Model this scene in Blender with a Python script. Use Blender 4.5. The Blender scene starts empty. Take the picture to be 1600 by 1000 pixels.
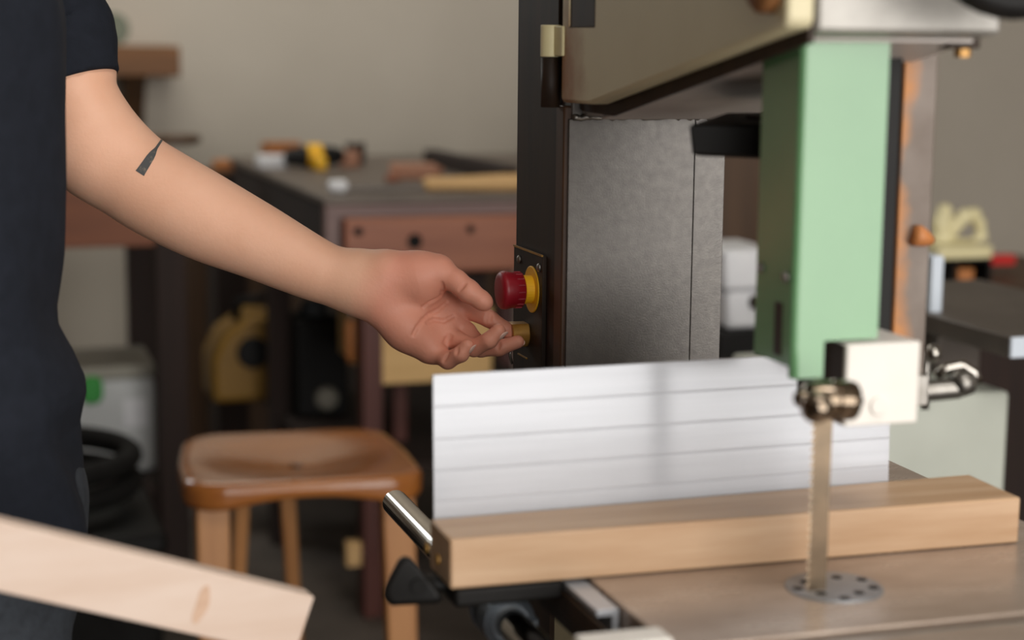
import bpy, bmesh, math, random
import numpy as np
from mathutils import Vector, Matrix
random.seed(4)
SC = bpy.context.scene
COL = SC.collection

# ------------------------------------------------------------------ camera, world, lights, exposure
FPX = 2750.0
YAW, PITCH, ROLL = math.radians(17.757), math.radians(9.115), math.radians(0.553)
CAM = np.array([0.0, 0.0, 1.36])
_f = np.array([math.sin(YAW)*math.cos(PITCH), math.cos(YAW)*math.cos(PITCH), -math.sin(PITCH)])
_r = np.array([math.cos(YAW), -math.sin(YAW), 0.0])
_u = np.cross(_r, _f)
RIGHT = math.cos(ROLL)*_r + math.sin(ROLL)*_u
UP = -math.sin(ROLL)*_r + math.cos(ROLL)*_u
FWD = _f
cam = bpy.data.cameras.new('camera')
cam.sensor_width = 36.0
cam.lens = FPX/1600*36
cam.dof.use_dof = True
cam.dof.focus_distance = 1.70
cam.dof.aperture_fstop = 3.3
cam.clip_start = 0.05
camo = bpy.data.objects.new('camera', cam)
camo.matrix_world = Matrix(((RIGHT[0], UP[0], -FWD[0], CAM[0]), (RIGHT[1], UP[1], -FWD[1], CAM[1]), (RIGHT[2], UP[2], -FWD[2], CAM[2]), (0, 0, 0, 1)))
COL.objects.link(camo)
SC.camera = camo

w = bpy.data.worlds.new('world')
SC.world = w
w.use_nodes = True
w.node_tree.nodes['Background'].inputs[0].default_value = (1.0, 0.94, 0.86, 1)
w.node_tree.nodes['Background'].inputs[1].default_value = 0.07

def area(name, loc, target, sx, sy, power, color):
    l = bpy.data.lights.new(name, 'AREA')
    l.shape = 'RECTANGLE'; l.size = sx; l.size_y = sy; l.energy = power; l.color = color
    o = bpy.data.objects.new(name, l)
    o.location = loc
    d = Vector(target) - Vector(loc)
    o.rotation_euler = d.to_track_quat('-Z', 'Z').to_euler()
    COL.objects.link(o)
    return o
area('garage_opening_daylight', (1.45, -2.9, 1.60), (0.65, 2.0, 1.35), 4.2, 3.1, 226, (1.0, 0.975, 0.94))
area('front_overhead_fill', (0.9, 0.5, 3.15), (0.7, 1.2, 0.9), 1.6, 0.8, 34, (1.0, 0.98, 0.94))  # added fill lamp, brightens table and wood top from above
area('back_window_daylight', (-0.95, 5.93, 2.25), (-0.5, 2.0, 1.0), 0.8, 0.9, 16, (0.90, 0.97, 1.0))
area('back_overhead_fill', (0.5, 4.9, 3.1), (0.9, 5.2, 0.5), 1.4, 0.5, 22, (1.0, 0.98, 0.90))  # added fill lamp, lifts the back wall and the stool seat

vs = SC.view_settings
SC.display_settings.display_device = 'sRGB'
vs.view_transform = 'Standard'
vs.look = 'None'
vs.gamma = 1.0
vs.use_curve_mapping = False
vs.exposure = 0.12
SC.cycles.use_denoising = True
SC.cycles.max_bounces = 8

# ------------------------------------------------------------------ helpers
def ray(x, y):
    return RIGHT*((x-800)/FPX) + UP*((500-y)/FPX) + FWD
def at(x, y, ax, v):                       # the point of a sight line on a plane X, Y or Z = v
    d = ray(x, y); t = (v-CAM[ax])/d[ax]
    return CAM + t*d
def P(x, y, d):                            # the point of a sight line at depth d
    return CAM + d*ray(x, y)

def lin(c):
    return tuple(((v/255.0)/12.92 if v/255.0 <= 0.04045 else ((v/255.0+0.055)/1.055)**2.4) for v in c) + (1.0,)

def mat(name, c, rough=0.6, metal=0.0, c2=None, nscale=8.0, stretch=(1, 1, 1), bump=0.0, bscale=60.0, spec=0.5, coat=0.0, contrast=(0.35, 0.65), rough2=None, sss=0.0):
    m = bpy.data.materials.new(name)
    m.use_nodes = True
    nt = m.node_tree
    b = nt.nodes['Principled BSDF']
    b.inputs['Base Color'].default_value = lin(c)
    b.inputs['Roughness'].default_value = rough
    b.inputs['Metallic'].default_value = metal
    b.inputs['Specular IOR Level'].default_value = spec
    b.inputs['Coat Weight'].default_value = coat
    b.inputs['Coat Roughness'].default_value = 0.2
    tc = nt.nodes.new('ShaderNodeTexCoord')
    mp = nt.nodes.new('ShaderNodeMapping')
    mp.inputs['Scale'].default_value = stretch
    nt.links.new(tc.outputs['Object'], mp.inputs['Vector'])
    if c2 is not None:
        n = nt.nodes.new('ShaderNodeTexNoise')
        n.inputs['Scale'].default_value = nscale
        n.inputs['Detail'].default_value = 6
        n.inputs['Roughness'].default_value = 0.6
        nt.links.new(mp.outputs[0], n.inputs['Vector'])
        r = nt.nodes.new('ShaderNodeValToRGB')
        r.color_ramp.elements[0].position = contrast[0]; r.color_ramp.elements[0].color = lin(c)
        r.color_ramp.elements[1].position = contrast[1]; r.color_ramp.elements[1].color = lin(c2)
        nt.links.new(n.outputs['Fac'], r.inputs['Fac'])
        nt.links.new(r.outputs['Color'], b.inputs['Base Color'])
        if rough2 is not None:
            mr = nt.nodes.new('ShaderNodeMapRange')
            mr.inputs['To Min'].default_value = rough; mr.inputs['To Max'].default_value = rough2
            nt.links.new(n.outputs['Fac'], mr.inputs['Value'])
            nt.links.new(mr.outputs[0], b.inputs['Roughness'])
    if bump > 0:
        n2 = nt.nodes.new('ShaderNodeTexNoise')
        n2.inputs['Scale'].default_value = bscale
        n2.inputs['Detail'].default_value = 4
        nt.links.new(mp.outputs[0], n2.inputs['Vector'])
        bp = nt.nodes.new('ShaderNodeBump')
        bp.inputs['Strength'].default_value = bump
        bp.inputs['Distance'].default_value = 0.002
        nt.links.new(n2.outputs['Fac'], bp.inputs['Height'])
        nt.links.new(bp.outputs['Normal'], b.inputs['Normal'])
    if sss > 0:
        b.inputs['Subsurface Weight'].default_value = sss
        b.inputs['Subsurface Radius'].default_value = (0.012, 0.005, 0.003)
        b.inputs['Subsurface Scale'].default_value = 0.6
    return m

def wood(name, c, c2, axis=0, rough=0.5, n=14.0, coat=0.0, bump=0.05):
    st = [6.0, 6.0, 6.0]; st[axis] = 0.5
    return mat(name, c, rough, 0, c2, n, tuple(st), bump=bump, bscale=40, coat=coat, contrast=(0.3, 0.7))

class MB:
    def __init__(s): s.v = []; s.f = []
    def add(s, v, f):
        k = len(s.v); s.v += [tuple(float(c) for c in p) for p in v]; s.f += [tuple(i+k for i in q) for q in f]; return s
    def box(s, x0, x1, y0, y1, z0, z1):
        return s.add([(x0, y0, z0), (x1, y0, z0), (x1, y1, z0), (x0, y1, z0), (x0, y0, z1), (x1, y0, z1), (x1, y1, z1), (x0, y1, z1)],
                     [(0, 3, 2, 1), (4, 5, 6, 7), (0, 1, 5, 4), (1, 2, 6, 5), (2, 3, 7, 6), (3, 0, 4, 7)])
    def prism(s, poly, ax, a, b):          # polygon in the two other axes (in x,y,z order) swept along ax from a to b
        n = len(poly)
        def pt(p, t):
            q = list(p); q.insert(ax, t); return q
        v = [pt(p, a) for p in poly] + [pt(p, b) for p in poly]
        f = [tuple(range(n)), tuple(range(2*n-1, n-1, -1))] + [((i+1) % n, i, n+i, n+(i+1) % n) for i in range(n)]
        return s.add(v, f)
    def hexa(s, bottom, top):              # 4 + 4 corners
        return s.add(list(bottom)+list(top), [(0, 3, 2, 1), (4, 5, 6, 7), (0, 1, 5, 4), (1, 2, 6, 5), (2, 3, 7, 6), (3, 0, 4, 7)])
    def lathe(s, prof, o, d, n=28):        # prof: (distance along d, radius)
        d = Vector(d).normalized(); a = d.orthogonal().normalized(); c = d.cross(a); o = Vector(o)
        v = []; f = []
        for t, r in prof:
            for i in range(n):
                g = 2*math.pi*i/n
                v.append(o+d*t+(a*math.cos(g)+c*math.sin(g))*max(r, 1e-5))
        m = len(prof)
        for j in range(m-1):
            for i in range(n):
                f.append((j*n+i, j*n+(i+1) % n, (j+1)*n+(i+1) % n, (j+1)*n+i))
        f.append(tuple(range(n-1, -1, -1))); f.append(tuple(range((m-1)*n, m*n)))
        return s.add(v, f)
    def cyl(s, p0, p1, r, r1=None, n=24):
        L = (Vector(p1)-Vector(p0)).length
        return s.lathe([(0, r), (L, r if r1 is None else r1)], p0, Vector(p1)-Vector(p0), n)
    def tube(s, pts, r, n=12, closed=False):
        pts = [Vector(p) for p in pts]; m = len(pts); v = []; f = []; a = None
        for i, p in enumerate(pts):
            q0 = pts[i-1] if (i > 0 or closed) else p
            q1 = pts[(i+1) % m] if (i < m-1 or closed) else p
            t = (q1-q0).normalized()
            a = t.orthogonal().normalized() if a is None else (a-t*a.dot(t)).normalized()
            c = t.cross(a); rr = r[i] if isinstance(r, (list, tuple)) else r
            for k in range(n):
                g = 2*math.pi*k/n; v.append(p+(a*math.cos(g)+c*math.sin(g))*rr)
        for j in range(m if closed else m-1):
            for k in range(n):
                j2 = (j+1) % m
                f.append((j*n+k, j*n+(k+1) % n, j2*n+(k+1) % n, j2*n+k))
        if not closed: f.append(tuple(range(n-1, -1, -1))); f.append(tuple(range((m-1)*n, m*n)))
        return s.add(v, f)
    def build(s, name, m, parent=None, bevel=0.0, smooth=False, seg=2, origin=None, label=None):
        me = bpy.data.meshes.new(name)
        me.from_pydata(s.v, [], s.f)
        bm = bmesh.new(); bm.from_mesh(me)
        bmesh.ops.recalc_face_normals(bm, faces=bm.faces)
        bm.to_mesh(me); bm.free()
        return link(name, me, m, parent, bevel, smooth, seg, origin, label)

def link(name, me, m, parent=None, bevel=0.0, smooth=False, seg=2, origin=None, label=None):
    o = bpy.data.objects.new(name, me)
    COL.objects.link(o)
    me.materials.append(m)
    if origin is not None:
        me.transform(Matrix.Translation(-Vector(origin))); o.location = origin
    if parent is not None:
        o.parent = parent
        o.location = Vector(o.location) - wloc(parent)
    if bevel > 0:
        b = o.modifiers.new('bevel', 'BEVEL'); b.width = bevel; b.segments = seg; b.limit_method = 'ANGLE'; b.angle_limit = 0.6
    if smooth or bevel > 0:
        me.polygons.foreach_set('use_smooth', [True]*len(me.polygons))
        if not smooth or bevel > 0:
            try: me.set_sharp_from_angle(angle=0.7)
            except Exception: pass
    if label: o['label'] = label
    return o
def wloc(o):
    v = Vector(o.location)
    while o.parent is not None:
        o = o.parent; v = v + Vector(o.location)
    return v
def thing(name, label, cat, loc, group=None):
    o = bpy.data.objects.new(name, None); COL.objects.link(o)
    o.empty_display_size = 0.1
    o.location = loc; o['label'] = label; o['category'] = cat
    if group: o['group'] = group
    return o
def tag(o, label, cat, group=None):
    o['label'] = label; o['category'] = cat
    if group: o['group'] = group
    return o
def struct(o):
    o['kind'] = 'structure'; return o

# ------------------------------------------------------------------ implicit surfaces (numpy): smooth unions of tapered capsules, meshed with surface nets
def cap(p, a, b, ra, rb):
    a = np.asarray(a, np.float32); b = np.asarray(b, np.float32)
    ab = b-a; q = p-a
    h = np.clip((q@ab)/max(float(ab@ab), 1e-12), 0, 1)
    return np.sqrt(((q-h[:, None]*ab)**2).sum(1)) - (ra+h*(rb-ra))
def ell(p, c, r, axes=None):
    q = p-np.asarray(c, np.float32)
    if axes is not None: q = q@np.asarray(axes, np.float32).T
    r = np.asarray(r, np.float32)
    k = np.sqrt(((q/r)**2).sum(1))
    k2 = np.sqrt(((q/(r*r))**2).sum(1))+1e-9
    return k*(k-1)/k2
def smin(a, b, k):
    h = np.maximum(k-np.abs(a-b), 0)/k
    return np.minimum(a, b)-h*h*k*0.25
def smax(a, b, k): return -smin(-a, -b, k)

def nets(sdf, lo, hi, step, B=8):
    lo = np.asarray(lo, np.float64); n = np.ceil((np.asarray(hi)-lo)/(step*B)).astype(int)
    g = np.stack(np.meshgrid(*[np.arange(k) for k in n], indexing='ij'), -1).reshape(-1, 3)
    cen = (lo+(g+0.5)*step*B).astype(np.float32)
    dc = np.concatenate([sdf(c) for c in np.array_split(cen, max(1, len(cen)//200000))])
    g = g[np.abs(dc) < step*B*1.25]
    loc = np.stack(np.meshgrid(*[np.arange(B+1)]*3, indexing='ij'), -1).reshape(-1, 3)
    N = n*B+2
    cellv = []; cellid = []; quads = []
    off = np.array([[i, j, k] for i in (0, 1) for j in (0, 1) for k in (0, 1)])
    for gb in np.array_split(g, max(1, len(g)//400)):
        idx = gb[:, None, :]*B+loc[None]
        v = sdf((lo+idx.reshape(-1, 3)*step).astype(np.float32)).reshape(len(gb), B+1, B+1, B+1)
        c = np.stack([v[:, o[0]:o[0]+B, o[1]:o[1]+B, o[2]:o[2]+B] for o in off], -1)
        s = c < 0
        act = s.any(-1) & ~s.all(-1)
        w_ = np.argwhere(act)
        if not len(w_): continue
        cv = c[act]
        ci = gb[w_[:, 0]]*B+w_[:, 1:]
        ps = np.zeros((len(cv), 3)); cnt = np.zeros(len(cv))
        for a in range(8):
            for ax in range(3):
                bmask = 4 >> ax
                if a & bmask: continue
                b = a | bmask
                cr = (cv[:, a] < 0) != (cv[:, b] < 0)
                t = np.where(cr, cv[:, a]/np.where(cr, cv[:, a]-cv[:, b], 1), 0)
                p = np.repeat(off[a][None].astype(float), len(cv), 0); p[:, ax] += t
                ps[cr] += p[cr]; cnt[cr] += 1
        cellv.append(lo+(ci+ps/cnt[:, None])*step)
        cid = (ci[:, 0]*N[1]+ci[:, 1])*N[2]+ci[:, 2]
        cellid.append(cid)
        S = [N[1]*N[2], N[2], 1]
        for ax in range(3):
            b = 4 >> ax
            s0 = cv[:, 0] < 0; s1 = cv[:, b] < 0
            e1, e2 = S[(ax+1) % 3], S[(ax+2) % 3]
            for msk, order in ((s0 & ~s1, 0), (~s0 & s1, 1)):
                c0 = cid[msk]
                q = np.stack([c0, c0-e1, c0-e1-e2, c0-e2], 1)
                quads.append(q if order == 0 else q[:, ::-1])
    V = np.concatenate(cellv); I = np.concatenate(cellid); Q = np.concatenate(quads)
    I, u = np.unique(I, return_index=True); V = V[u]
    k = np.clip(np.searchsorted(I, Q), 0, len(I)-1)
    ok = (I[k] == Q).all(1)
    return V, k[ok]
def net_mesh(name, sdf, lo, hi, step):
    V, F = nets(sdf, lo, hi, step)
    me = bpy.data.meshes.new(name)
    me.vertices.add(len(V)); me.vertices.foreach_set('co', V.astype(np.float32).ravel())
    me.loops.add(F.size); me.loops.foreach_set('vertex_index', F.astype(np.int32).ravel())
    me.polygons.add(len(F)); me.polygons.foreach_set('loop_start', np.arange(0, F.size, 4, dtype=np.int32))
    me.polygons.foreach_set('loop_total', np.full(len(F), 4, dtype=np.int32))
    me.update(calc_edges=True); me.validate()
    return me
def march(sdf, x, y, d0):                  # where a sight line meets an implicit surface
    d = d0; r = ray(x, y)
    for _ in range(60):
        s = float(sdf((CAM+d*r)[None].astype(np.float32))[0])
        d += s*0.8
        if abs(s) < 1e-5: break
    return CAM+d*r
def normal(sdf, p, e=5e-4):
    o = np.eye(3)*e
    g = np.array([float(sdf((p+o[i])[None].astype(np.float32))[0]-sdf((p-o[i])[None].astype(np.float32))[0]) for i in range(3)])
    return g/np.linalg.norm(g)

# ------------------------------------------------------------------ materials
M = {}
M['wall'] = mat('wall_plaster', (196, 187, 174), 0.85, c2=(188, 179, 166), nscale=1.5, bump=0.1, bscale=30)
M['wall_dark'] = mat('brown_boarded_wall', (84, 70, 56), 0.8, c2=(70, 57, 45), nscale=3, stretch=(1, 3, 0.4))
M['ceiling'] = mat('ceiling_paint', (190, 184, 172), 0.9, c2=(184, 178, 166), nscale=2)
M['floor'] = mat('concrete_floor', (98, 88, 80), 0.7, c2=(76, 68, 61), nscale=5, bump=0.15, bscale=40)
M['saw_dark'] = mat('dark_brown_paint', (38, 27, 20), 0.55, c2=(52, 37, 24), nscale=10, stretch=(4, 4, 0.6), spec=0.3)
M['saw_grey'] = mat('grey_hammered_paint', (100, 96, 92), 0.33, 0.5, c2=(92, 88, 85), nscale=120, bump=0.10, bscale=700, rough2=0.42)
M['flange_brown'] = mat('worn_brown_paint', (78, 50, 28), 0.5, c2=(52, 34, 22), nscale=12, stretch=(3, 3, 0.5))
M['underside'] = mat('underside_bounce_light_paint', (206, 198, 192), 0.45, c2=(190, 180, 174), nscale=12)  # housing paint lightened to stand in for bounce light off the table
M['saw_light'] = mat('light_grey_steel', (170, 166, 160), 0.4, 0.3, c2=(150, 146, 140), nscale=18, bump=0.05)
M['green'] = mat('green_paint', (100, 146, 102), 0.24, c2=(107, 152, 108), nscale=6, bump=0.02, coat=0.35)
M['black'] = mat('black_plastic', (17, 16, 15), 0.5, c2=(22, 20, 19), nscale=20, spec=0.2)
M['rubber'] = mat('black_rubber', (20, 19, 18), 0.8, c2=(25, 24, 23), nscale=20, spec=0.2)
M['chrome'] = mat('chrome', (170, 165, 158), 0.08, 1.0, c2=(160, 154, 146), nscale=10)
M['dark_chrome'] = mat('dark_chrome', (140, 128, 116), 0.12, 1.0, c2=(110, 96, 80), nscale=30)
M['steel'] = mat('steel', (150, 146, 140), 0.35, 0.9, c2=(125, 120, 114), nscale=25)
M['alu'] = mat('brushed_aluminium', (178, 180, 186), 0.17, 0.08, c2=(172, 174, 180), nscale=9, stretch=(0.3, 20, 20), bump=0.02, bscale=60)
M['blade'] = mat('blade_steel', (118, 102, 84), 0.3, 0.9, c2=(98, 86, 72), nscale=30)
M['table_iron'] = mat('cast_iron_table', (180, 164, 151), 0.2, 0.35, c2=(154, 136, 122), nscale=7, stretch=(1, 3, 1), rough2=0.36, bump=0.02)
M['white_paint'] = mat('white_paint', (222, 217, 210), 0.45, c2=(215, 209, 201), nscale=12)
M['red_plastic'] = mat('red_plastic', (150, 18, 34), 0.42, c2=(138, 14, 30), nscale=18)
M['yellow_plastic'] = mat('yellow_plastic', (246, 190, 34), 0.5, c2=(236, 178, 28), nscale=18)
M['yellow_dull'] = mat('dull_yellow_paint', (150, 110, 30), 0.5, c2=(132, 96, 26), nscale=10)
M['brass'] = mat('aged_brass', (190, 146, 68), 0.35, 0.35, c2=(160, 114, 52), nscale=24)
M['fence_wood'] = wood('beech_bar', (196, 165, 134), (174, 138, 104), 0, 0.42, 9.0)
M['pale_wood'] = wood('pale_pine', (206, 186, 172), (196, 172, 155), 0, 0.6, 7.0)
M['knot'] = wood('knot_wood', (194, 162, 138), (184, 150, 126), 0, 0.6, 30.0)
M['stool_wood'] = wood('stool_varnished_wood', (172, 106, 48), (140, 80, 34), 0, 0.25, 6.0, coat=0.7)
M['stool_leg'] = wood('stool_leg_wood', (188, 134, 84), (166, 112, 66), 2, 0.45, 6.0)
M['red_wood'] = wood('reddish_bench_wood', (158, 98, 70), (134, 78, 54), 0, 0.5, 5.0)
M['bench_dark'] = wood('dark_bench_wood', (44, 27, 20), (33, 20, 15), 2, 0.8, 5.0)
M['bench_leg'] = wood('red_brown_leg_wood', (94, 44, 32), (74, 33, 25), 2, 0.5, 5.0)
M['bench_top'] = mat('grey_brown_bench_top', (104, 92, 82), 0.5, c2=(86, 74, 66), nscale=6, stretch=(1, 4, 1))
M['apron'] = wood('greyed_purple_brown_wood', (124, 98, 92), (106, 82, 78), 0, 0.5, 5.0)
M['plywood'] = wood('light_plywood', (230, 190, 130), (214, 172, 112), 0, 0.6, 4.0)
M['brown_wood'] = wood('brown_wood', (134, 88, 46), (108, 70, 36), 0, 0.6, 5.0)
M['bench_front'] = wood('brown_bench_front', (136, 78, 44), (110, 60, 34), 0, 0.6, 5.0)
M['orange_wood'] = wood('orange_brown_wood', (190, 122, 66), (160, 98, 52), 0, 0.55, 6.0)
M['tan_wood'] = wood('tan_wood', (216, 178, 124), (196, 154, 100), 0, 0.55, 6.0)
M['pink_wood'] = wood('pinkish_offcut_wood', (186, 136, 110), (160, 110, 84), 0, 0.65, 8.0)
M['cabinet'] = wood('dark_brown_cabinet_wood', (88, 62, 38), (64, 44, 28), 2, 0.55, 4.0)
M['cream'] = mat('cream_plastic', (226, 216, 172), 0.45, c2=(216, 204, 158), nscale=10)
M['sage'] = mat('pale_sage_machine_paint', (184, 187, 176), 0.5, c2=(176, 179, 168), nscale=5)
M['case_white'] = mat('grey_white_case_plastic', (196, 198, 198), 0.55, c2=(188, 190, 190), nscale=10)
M['case_lid'] = mat('beige_grey_case_lid', (150, 146, 134), 0.55, c2=(142, 137, 125), nscale=10)
M['green_latch'] = mat('green_latch_plastic', (46, 150, 56), 0.45, c2=(40, 138, 50), nscale=10)
M['white_plastic'] = mat('white_plastic', (222, 222, 224), 0.5, c2=(214, 214, 218), nscale=10)
M['blue_white'] = mat('bluish_white_plate', (206, 214, 224), 0.4, c2=(198, 206, 216), nscale=8)
M['red_paint'] = mat('red_paint', (196, 34, 30), 0.5, c2=(180, 28, 26), nscale=8)
M['iron_dark'] = mat('dark_jointer_iron', (96, 87, 80), 0.4, 0.4, c2=(80, 72, 66), nscale=8)
M['jeans'] = mat('dark_denim', (56, 60, 66), 0.9, c2=(46, 49, 54), nscale=90, bump=0.3, bscale=500, spec=0.2)
M['shirt'] = mat('black_navy_cotton', (31, 34, 42), 0.9, c2=(27, 30, 37), nscale=60, bump=0.25, bscale=420, spec=0.15)
M['hair'] = mat('black_hair', (22, 18, 16), 0.5, c2=(30, 25, 22), nscale=60, stretch=(1, 1, 0.1))
M['tattoo'] = mat('tattoo_ink', (72, 72, 72), 0.7, c2=(128, 116, 104), nscale=160, contrast=(0.52, 0.72))
M['nail'] = mat('fingernail', (232, 192, 176), 0.35, c2=(228, 186, 168), nscale=20)
M['gun_blue'] = mat('blue_grey_cast_metal', (86, 92, 98), 0.4, 0.5, c2=(70, 74, 80), nscale=20)
M['olive_glass'] = mat('green_tape', (112, 118, 98), 0.5, c2=(104, 110, 90), nscale=10)

# the saw doors: olive cream paint, rust stains at the lower hinge corner
def door_material():
    m = mat('olive_cream_paint', (207, 197, 163), 0.5, c2=(200, 189, 154), nscale=5, bump=0.03)
    nt = m.node_tree; b = nt.nodes['Principled BSDF']
    base = b.inputs['Base Color'].links[0].from_socket
    geo = nt.nodes.new('ShaderNodeTexCoord')
    dist = nt.nodes.new('ShaderNodeVectorMath'); dist.operation = 'DISTANCE'
    dist.inputs[1].default_value = (0.53, 1.49, 1.33)
    add = nt.nodes.new('ShaderNodeVectorMath'); add.operation = 'ADD'
    n = nt.nodes.new('ShaderNodeTexNoise'); n.inputs['Scale'].default_value = 30; n.inputs['Detail'].default_value = 5
    nt.links.new(geo.outputs['Object'], n.inputs['Vector'])
    nt.links.new(geo.outputs['Object'], dist.inputs[0])
    mm = nt.nodes.new('ShaderNodeMath'); mm.operation = 'MULTIPLY_ADD'
    nt.links.new(n.outputs['Fac'], mm.inputs[0]); mm.inputs[1].default_value = 0.07
    nt.links.new(dist.outputs['Value'], mm.inputs[2])
    mr = nt.nodes.new('ShaderNodeMapRange')
    mr.inputs['From Min'].default_value = 0.055; mr.inputs['From Max'].default_value = 0.105
    mr.inputs['To Min'].default_value = 0.85; mr.inputs['To Max'].default_value = 0.0
    nt.links.new(mm.outputs[0], mr.inputs['Value'])
    mx = nt.nodes.new('ShaderNodeMix'); mx.data_type = 'RGBA'
    nt.links.new(mr.outputs[0], mx.inputs['Factor'])
    nt.links.new(base, mx.inputs[6]); mx.inputs[7].default_value = lin((150, 92, 40))
    nt.links.new(mx.outputs[2], b.inputs['Base Color'])
    return m
M['door'] = door_material()

def rusty_material():
    m = mat('rust_streaked_steel', (112, 101, 93), 0.45, 0.3, c2=(92, 80, 71), nscale=14)
    nt = m.node_tree; b = nt.nodes['Principled BSDF']
    base = b.inputs['Base Color'].links[0].from_socket
    tc = nt.nodes.new('ShaderNodeTexCoord')
    sep = nt.nodes.new('ShaderNodeSeparateXYZ'); nt.links.new(tc.outputs['Object'], sep.inputs[0])
    n = nt.nodes.new('ShaderNodeTexNoise'); n.inputs['Scale'].default_value = 22; n.inputs['Detail'].default_value = 6
    nt.links.new(tc.outputs['Object'], n.inputs['Vector'])
    mm = nt.nodes.new('ShaderNodeMath'); mm.operation = 'MULTIPLY_ADD'
    nt.links.new(n.outputs['Fac'], mm.inputs[0]); mm.inputs[1].default_value = 0.05
    nt.links.new(sep.outputs['X'], mm.inputs[2])
    mr = nt.nodes.new('ShaderNodeMapRange')
    mr.inputs['From Min'].default_value = RUST_X+0.024; mr.inputs['From Max'].default_value = RUST_X+0.036
    mr.inputs['To Min'].default_value = 1.0; mr.inputs['To Max'].default_value = 0.0
    nt.links.new(mm.outputs[0], mr.inputs['Value'])
    mx = nt.nodes.new('ShaderNodeMix'); mx.data_type = 'RGBA'
    nt.links.new(mr.outputs[0], mx.inputs['Factor'])
    nt.links.new(base, mx.inputs[6]); mx.inputs[7].default_value = lin((160, 106, 58))
    nt.links.new(mx.outputs[2], b.inputs['Base Color'])
    return m

def skin_material():
    m = mat('skin', (228, 178, 150), 0.5, c2=(222, 170, 141), nscale=18, bump=0.12, bscale=300, sss=0.12, spec=0.4)
    nt = m.node_tree; b = nt.nodes['Principled BSDF']
    base = b.inputs['Base Color'].links[0].from_socket
    a = nt.nodes.new('ShaderNodeAttribute'); a.attribute_name = 'palm_tint'
    mx = nt.nodes.new('ShaderNodeMix'); mx.data_type = 'RGBA'
    nt.links.new(a.outputs['Fac'], mx.inputs['Factor'])
    nt.links.new(base, mx.inputs[6]); mx.inputs[7].default_value = lin((222, 152, 128))
    nt.links.new(mx.outputs[2], b.inputs['Base Color'])
    return m
M['skin'] = skin_material()

# ------------------------------------------------------------------ the room
WB, XL, XR, YF, ZC = 6.0, -2.9, 5.6, -5.0, 3.2
struct(MB().box(XL, XR, YF, WB+0.15, -0.12, 0).build('floor', M['floor']))
struct(MB().box(XL, XR, WB, WB+0.15, 0, ZC).build('wall_back', M['wall']))
struct(MB().box(XL-0.15, XL, YF, WB+0.15, -0.12, ZC).build('wall_left', M['wall_dark']))
struct(MB().box(XR, XR+0.15, YF, WB+0.15, -0.12, ZC).build('wall_right', M['wall']))
struct(MB().box(XL, XR, YF, WB+0.15, ZC, ZC+0.12).build('ceiling', M['ceiling']))

# ------------------------------------------------------------------ the bandsaw
TZ = 0.96
bs = thing('bandsaw', 'large band saw with olive door, green blade guard and red stop button', 'bandsaw', (0.62, 1.35, 0))
CX0, CX1, CY0, CY1 = 0.5317, 0.6862, 1.50, 1.65
HX0, HX1, HY0 = 0.546, at(1565, 40, 1, 1.055)[0], 1.055
# column: a dark front channel and grey side cheeks
cx_strip = at(1081, 400, 1, CY0)[0]
MB().box(CX0+0.004, CX1-0.001, CY0+0.003, CY1, 0.10, 1.95).build('column', M['saw_grey'], bs, 0.002)
MB().box(CX0+0.001, cx_strip, CY0, CY0+0.006, 0.10, 1.288).build('side_cheek', M['saw_grey'], bs, 0.0005)
MB().box(cx_strip+0.00005, CX1, CY0-0.0008, CY0+0.006, 0.10, 1.288).build('side_flange', M['saw_grey'], bs, 0.0005)
MB().box(CX0, CX0+0.006, CY0+0.030, CY1, 0.10, 1.95).build('front_panel', M['saw_dark'], bs, 0.001, label='dark brown front face of the column')
MB().box(CX0-0.003, CX0+0.006, CY0+0.004, CY0+0.026, 0.10, 1.30).build('front_flange', M['flange_brown'], bs, 0.002)
pts = []
rnd = random.Random(3)
for i in range(40):
    t = i/39; pts.append((CX0+0.004+t*(CX1-CX0-0.006), CY0-0.001+rnd.uniform(-0.001, 0.001), 1.2895+rnd.uniform(-0.0012, 0.0012)))
MB().tube(pts, [0.0024+rnd.uniform(-0.0008, 0.0008) for _ in pts], 7).build('weld_bead', M['steel'], bs, smooth=True)
# upper housing: a box with a sloping underside
hz = at(1420, 52, 1, HY0)[2]
under = [(HY0, hz), (HY0+0.03, hz-0.003), (1.46, 1.292), (CY0+0.02, 1.290)]
MB().prism(under+[(CY0+0.02, 1.95), (HY0, 1.95)], 0, HX0, HX1).build('upper_housing', M['saw_light'], bs, 0.003)
MB().prism([(y, z-0.0005) for y, z in under[1:3]]+[(y, z-0.0025) for y, z in under[2:0:-1]], 0, HX0+0.003, HX1-0.003).build('underside_bounce_light', M['underside'], bs, label='sloping underside of the upper housing, bounce light put into its colour')  # thin added plate, its colour carries the light bounced up from below
# recess and tension handwheel on the housing side
hw = at(1590, -148, 1, 1.0)
ring = [(hw[0]+0.062*math.cos(a), hw[1], hw[2]+0.062*math.sin(a)) for a in np.linspace(0, 2*math.pi, 40, endpoint=False)]
wheel = MB().tube(ring, 0.0105, 12, True)
wheel.cyl((hw[0], 1.0, hw[2]), (hw[0]-0.02, HY0+0.001, hw[2]+0.0), 0.014)
for k in range(3):
    a = 2.1*k+0.6
    wheel.tube([(hw[0], 1.0, hw[2]), (hw[0]+0.06*math.cos(a), 1.0, hw[2]+0.06*math.sin(a))], 0.007, 8)
wheel.build('tension_handwheel', M['black'], bs, smooth=True)
bk = at(1497, 64, 1, 1.10)
MB().box(bk[0]-0.013, bk[0]+0.012, 1.09, 1.12, hz-0.010, hz-0.001).build('bracket', M['saw_dark'], bs, 0.001)
MB().cyl((bk[0]+0.004, 1.10, hz-0.016), (bk[0]+0.004, 1.10, hz-0.009), 0.006, n=6).build('bolt', M['brass'], bs)
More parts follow.
